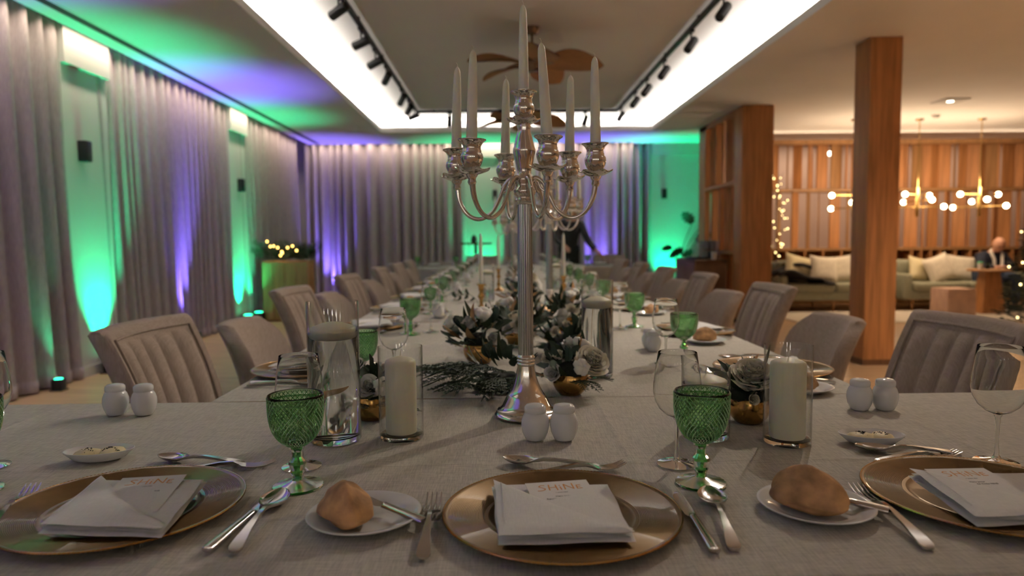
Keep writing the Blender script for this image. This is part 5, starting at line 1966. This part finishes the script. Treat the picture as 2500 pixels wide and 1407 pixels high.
jk = skin_mesh('jacket', V[:3] + V[5:7] + [Vector(V[7]).lerp(Vector(V[6]), .15)[:]] + V[8:10] + [Vector(V[10]).lerp(Vector(V[9]), .15)[:], (0, -.10, .855)], [(0, 1), (1, 2), (2, 3), (3, 4), (4, 5), (2, 6), (6, 7), (7, 8), (2, 9)],
               [(.175, .14), (.18, .145), (.165, .125), .085, .068, .05, .085, .068, .05, .08], M_NAVY, t)
skin_mesh('trousers', [V[0]] + V[11:], [(0, 1), (1, 2), (2, 3), (0, 4), (4, 5), (5, 6)], [(.15, .12), .09, .075, .058, .09, .075, .058], M_DENIM, t)
for sx in (-.13, .14):
    ob('shoe', MB().rbox(sx - .045, sx + .045, -.52, -.28, 0.012, .10, .03, 3).mesh('shoe', M_BLACK), t)
ob('scarf', MB().tube(sp([(-.05, -.19, .62), (-.06, -.2, .76), (-.08, -.15, .87), (0, -.06, .905), (.08, -.14, .87), (.05, -.215, .76), (.03, -.23, .62)], 5), [.028] * 31, 8, flat=.6).mesh('scarf', M_SCARF), t)
ph = thing('phone', 'phone with a blue glowing screen in the seated person\'s hands', 'phone', (mx + .0, my - .46, .70), 0, rot=(-.9, 0, 0))
ob('case', MB().rbox(-.037, .037, -.004, .004, -.07, .07, .003).mesh('case', M_BLACK), ph)
ob('screen', MB().box(-.033, .033, .004, .0045, -.064, .064).mesh('screen', M_BLUE, False), ph)

# staff member at the far end of the table, leaning and reaching down to the right
sx0, sy0 = 1.07, 10.75
t = thing('person', 'person in black clothes reaching over the far end of the table', 'person', (sx0, 11.0, 0))
V = [(0, 0, .95), (.0, -.06, 1.15), (.03, -.14, 1.36), (.06, -.18, 1.46), (.08, -.22, 1.53), (-.15, -.14, 1.36), (-.2, -.24, 1.12), (-.08, -.42, 1.0), (.19, -.16, 1.34), (.27, -.24, 1.12), (.40, -.40, .93),
     (-.09, 0, .92), (-.10, .0, .50), (-.10, .04, .08), (.09, 0, .92), (.10, -.02, .50), (.10, .04, .08)]
R_ = [(.13, .1), (.13, .1), (.13, .09), (.05, .05), (.048, .048), .05, .042, .03, .05, .042, .03, .08, .058, .042, .08, .058, .042]
Vb, Eb, Rb = [Vector(p) for p in V], list(E_), list(R_)
hand_verts(Vb, Eb, Rb, 7, V[7], (.2, -.9, -.3), 1)
hand_verts(Vb, Eb, Rb, 10, V[10], (.5, -.6, -.4), -1)
skin_mesh('body', Vb, Eb, Rb, M_SKIN, t)
head_parts(t, Vector((.10, -.26, 1.60)), (.5, -1, -.5), bald=False)
skin_mesh('shirt', V[:3] + V[5:7] + [Vector(V[7]).lerp(Vector(V[6]), .1)[:]] + V[8:10] + [Vector(V[10]).lerp(Vector(V[9]), .1)[:], (.05, -.165, 1.425), (0, 0, .86)], [(0, 1), (1, 2), (2, 3), (3, 4), (4, 5), (2, 6), (6, 7), (7, 8), (2, 9), (0, 10)],
          [(.16, .13), (.165, .13), (.16, .115), .075, .06, .045, .075, .06, .045, .075, (.155, .125)], M_DARKC, t)
skin_mesh('trousers', [V[0]] + V[11:], [(0, 1), (1, 2), (2, 3), (0, 4), (4, 5), (5, 6)], [(.15, .12), .1, .075, .06, .1, .075, .06], M_DARKC, t)
for q in (-.1, .1):
    ob('shoe', MB().rbox(q - .045, q + .045, -.14, .10, 0, .09, .03, 3).mesh('shoe', M_BLACK), t)

# ------------------------------------------------------------------ lit twig tree behind the broad column, dark tree at the right edge
t = thing('twig_tree', 'slender twig tree with warm fairy lights beside the broad column', 'tree', (4.47, 11.2, 0))
rnd = random.Random(8)
ob('pot', MB().lathe([(0, 0), (.06, 0), (.08, .22), (.07, .22), (0, .2)], 20).mesh('pot', M_BLACK, True, 40), t)
tips = []
tr = MB().tube(sp([(0, 0, .2), (.02, 0, .8), (-.01, .02, 1.4), (.02, 0, 2.1)], 5), [.014] * 8 + [.009] * 7 + [.004], 6)
for k in range(26):
    z = .75 + 1.3 * k / 26
    a = rnd.uniform(0, 6.28)
    l = rnd.uniform(.1, .26) * (1 - .3 * abs(z - 1.3))
    p1 = Vector((cos(a) * l, -abs(sin(a)) * l * .35, z + rnd.uniform(.05, .22)))
    mid = Vector((cos(a) * l * .5, -abs(sin(a)) * l * .2, z + .08))
    tr.tube([(0, 0, z), mid, p1], [.005, .0035, .002], 5)
    tips += [p1, mid, (p1 + mid) / 2]
ob('branches', tr.mesh('branches', M_OAKD), t)
BULB_S = MB().lathe([(0, -.011), (.009, -.005), (.009, .005), (0, .011)], 8).mesh('fairy_bulb', M_FAIRY)
for k, p in enumerate(tips[:78:2]):
    ob('fairy_bulb', BULB_S, t, (p.x, p.y, p.z), (0, 0, 0), (.75 + .5 * ((k * 7) % 5) / 5,) * 3)

t = thing('christmas_tree', 'dark decorated tree with warm lights cut by the right frame edge', 'tree', (5.52, 6.55, 0))
rnd = random.Random(4)
ob('trunk', MB().tube([(0, 0, 0), (0, 0, 2.15)], [.05, .012], 10).mesh('trunk', M_OAKD), t)
nd = MB()
for k in range(5200):
    h = rnd.random() ** .85
    z = .22 + 1.95 * h
    r = (.58 * (1 - h) ** .8 + .05) * rnd.uniform(.35, 1.0) ** .6
    a = rnd.uniform(0, 2 * pi)
    c_ = Vector((cos(a) * r, sin(a) * r, z))
    d = Vector((cos(a), sin(a), rnd.uniform(-.6, .5))).normalized() * rnd.uniform(.05, .10)
    s_ = d.cross(Vector((0, 0, 1))).normalized() * rnd.uniform(.006, .014)
    nd.add([c_ - s_, c_ + s_, c_ + d + s_ * .2, c_ + d - s_ * .2, c_ + d * .5 + Vector((0, 0, .012))], [(0, 1, 4), (1, 2, 4), (2, 3, 4), (3, 0, 4)])
tag(ob('foliage', nd.mesh('foliage', M_FIR, False), t), kind='stuff')
for k in range(34):
    h = rnd.random() ** 1.3
    r = .62 * (1 - h) ** .8 + .08
    a = rnd.uniform(0, 2 * pi)
    ob('fairy_bulb', cached('fb2', lambda: MB().lathe([(0, -.010), (.008, -.005), (.008, .005), (0, .010)], 8).mesh('fairy_bulb', M_FAIRY)), t, (cos(a) * r, sin(a) * r, .25 + 1.85 * h))

# ------------------------------------------------------------------ planter with lit greenery in the far left corner
t = thing('planter', 'tall wooden planter box in the far left corner', 'planter', (-3.07, 10.05, 0))
ob('box', MB().rbox(-.33, .33, -.16, .16, 0, .86, .01, 1).mesh('box', M_OAK), t)
for k in range(4):
    ob('board', cached('pboard', lambda: MB().rbox(-.078, .078, -.012, .012, .02, .84, .004, 1).mesh('board', M_OAK2)), t, (-.245 + k * .163, -.17, 0))
t = thing('planter_greenery', 'dark evergreen bunch with amber lights on the corner planter', 'greenery', (-3.07, 10.05, .86))
rnd = random.Random(6)
for k in range(34):
    a = rnd.uniform(0, 2 * pi)
    placex('sprig', SPRIGS[k % 3], t, (rnd.uniform(-.3, .3), rnd.uniform(-.1, .1), .02), (cos(a) * .8, sin(a) * .4, rnd.uniform(.2, 1.2)), rnd.uniform(0, 3), rnd.uniform(1.4, 2.1))
for k in range(60):
    a = rnd.uniform(0, 2 * pi)
    placex('leaf', LEAFM['point'], t, (rnd.uniform(-.32, .32), rnd.uniform(-.12, .12), rnd.uniform(.0, .16)), (cos(a), sin(a) * .5, rnd.uniform(.0, 1.0)), rnd.uniform(0, 3), rnd.uniform(1.8, 2.8))
for u, v in ((652, 590), (660, 602), (668, 601), (678, 605), (688, 615), (689, 618), (685, 624), (714, 601), (724, 612), (702, 605)):
    p = ony(u, v, 9.86)
    ob('fairy_bulb', cached('fb3', lambda: MB().lathe([(0, -.016), (.013, -.007), (.013, .007), (0, .016)], 8).mesh('fairy_bulb', M_FAIRYO)), t, (p.x + 3.07, -.19, p.z - .86))

# ------------------------------------------------------------------ serving cabinet by the partition
t = thing('serving_cabinet', 'dark wooden serving cabinet in front of the partition', 'cabinet', (2.86, 9.9, 0))
ob('body', MB().rbox(-.22, .22, -.5, .5, .06, .80, .006, 1).mesh('body', M_OAKD), t)
ob('plinth', MB().box(-.2, .2, -.48, .48, 0, .06).mesh('plinth', M_BLACK, False), t)
ob('worktop', MB().rbox(-.235, .235, -.515, .515, .80, .83, .006, 1).mesh('worktop', M_OAKD), t)
for k in range(2):
    d_ = ob('door', MB().rbox(-.228, -.218, -.49 + k * .495, -.01 + k * .495, .09, .78, .003, 1).mesh('door', M_OAKD), t)
    ob('knob', MB().lathe([(0, 0), (.012, .0), (.014, .014), (.006, .02), (0, .02)], 12).mesh('knob', M_STEEL), d_, (-.228, -.06 + k * .12, .5), (0, -pi / 2, 0))
t = thing('serving_tray', 'flat black tray on the serving cabinet', 'tray', (2.76, 9.72, .83))
ob('tray', MB().rbox(-.11, .11, -.17, .17, 0, .02, .005, 1).mesh('tray', M_BLACK), t)
ob('rim', MB().tube([(-.11, -.17, .022), (.11, -.17, .022), (.11, .17, .022), (-.11, .17, .022), (-.11, -.17, .022)], .006, 6).mesh('rim', M_BLACK), t)
o = tag(ob('cup', MB().lathe([(0, 0), (.03, 0), (.036, .1), (.033, .1), (.028, .006), (0, .006)], 18).mesh('cup', M_PORC, True, 40), None, (2.93, 9.5, .83)), 'small white cup at the front of the serving cabinet', 'cup')
TUM = MB().lathe([(0, 0), (.031, 0), (.034, .003), (.037, .125), (.0355, .126), (.033, .008), (0, .007)], 20).mesh('tumbler', thin_glass('tumbler_glass', (.92, .93, .96), 2.2), True, 50)
for tier in range(2):
    for i in range(3):
        for j in range(4):
            o = ob('tumbler', TUM, None, (2.86 + i * .078, 9.62 + j * .078, .83 + tier * .135))
            tag(o, f'clear tumbler in the stacked rack of glasses on the serving cabinet, {("lower", "upper")[tier]} tier', 'tumbler', f'{("lower", "upper")[tier]} tier of stacked tumblers')
o = tag(ob('glass_tray', MB().rbox(2.81, 3.06, 9.57, 9.90, .957, .964, .002, 1).mesh('glass_tray', M_GLASS)), 'clear sheet between the two tiers of tumblers', 'tray')

# monstera beside the cabinet, leaves dark against the green panel
t = thing('monstera', 'large-leaved dark plant silhouetted against the green pilaster', 'plant', (3.05, 11.85, 0))
ob('pot', MB().lathe([(0, 0), (.14, 0), (.18, .34), (.165, .34), (0, .31)], 24).mesh('pot', M_BLACK, True, 40), t)


def m_monst():
    mb = MB()
    n = 16
    for zo in (.001, -.001):
        def fn(i, j):
            s = i / n
            w_ = .13 * (sin(pi * min(1, s * .9 + .08)) ** .6) * (1 - .45 * (i % 4 == 3))
            y = (j / 4 - .5) * 2 * w_
            return (.30 * s, y, -.35 * s * s * .3 - .3 * y * y + zo)
        mb.grid(fn, n + 1, 5)
    return mb.mesh('leaf', M_LEAF, True, 60)


MON = m_monst()
for (u, v), d, sc in (((1690, 545), (-.5, 0, .8), .85), ((1668, 612), (-1, -.1, -.12), .95), ((1640, 606), (-1, .1, .15), .6), ((1690, 620), (-.7, -.3, .2), .8), ((1705, 560), (.2, -.4, .8), .8), ((1700, 590), (.6, -.2, .6), .9)):
    p = ony(u, v, 11.8)
    b = Vector((p.x - 3.05, -.05, p.z))
    placex('leaf', MON, t, b, d, .9, sc)
    ob('stem', MB().tube(sp([(0, 0, .3), (b.x * .3, -.02, .3 + (b.z - .3) * .6), b[:]], 5), .007, 6).mesh('stem', M_LEAF), t)

# tall bar table by the back wall
t = thing('bar_table', 'tall slim bar table silhouetted against the green light', 'table', (-.42, 11.6, 0))
ob('table_top', MB().lathe([(0, 1.055), (.26, 1.055), (.27, 1.065), (.27, 1.085), (0, 1.085)], 32).mesh('table_top', M_OAKD, True, 40), t)
ob('post', MB().tube([(0, 0, .02), (0, 0, 1.06)], .025, 12).mesh('post', M_BLACK), t)
ob('foot', MB().lathe([(0, 0), (.2, 0), (.2, .012), (.03, .03), (0, .03)], 28).mesh('foot', M_BLACK), t)
o = thing('dark_pot', 'small dark pot standing on the tall bar table', 'pot', (-.45, 11.58, 1.085))
ob('body', MB().lathe([(0, 0), (.04, 0), (.055, .05), (.04, .1), (.045, .11), (0, .105)], 18).mesh('body', M_BLACK), o)
ob('stopper', MB().lathe([(.02, .1), (.024, .12), (0, .14)], 12).mesh('stopper', M_OAKD), o)
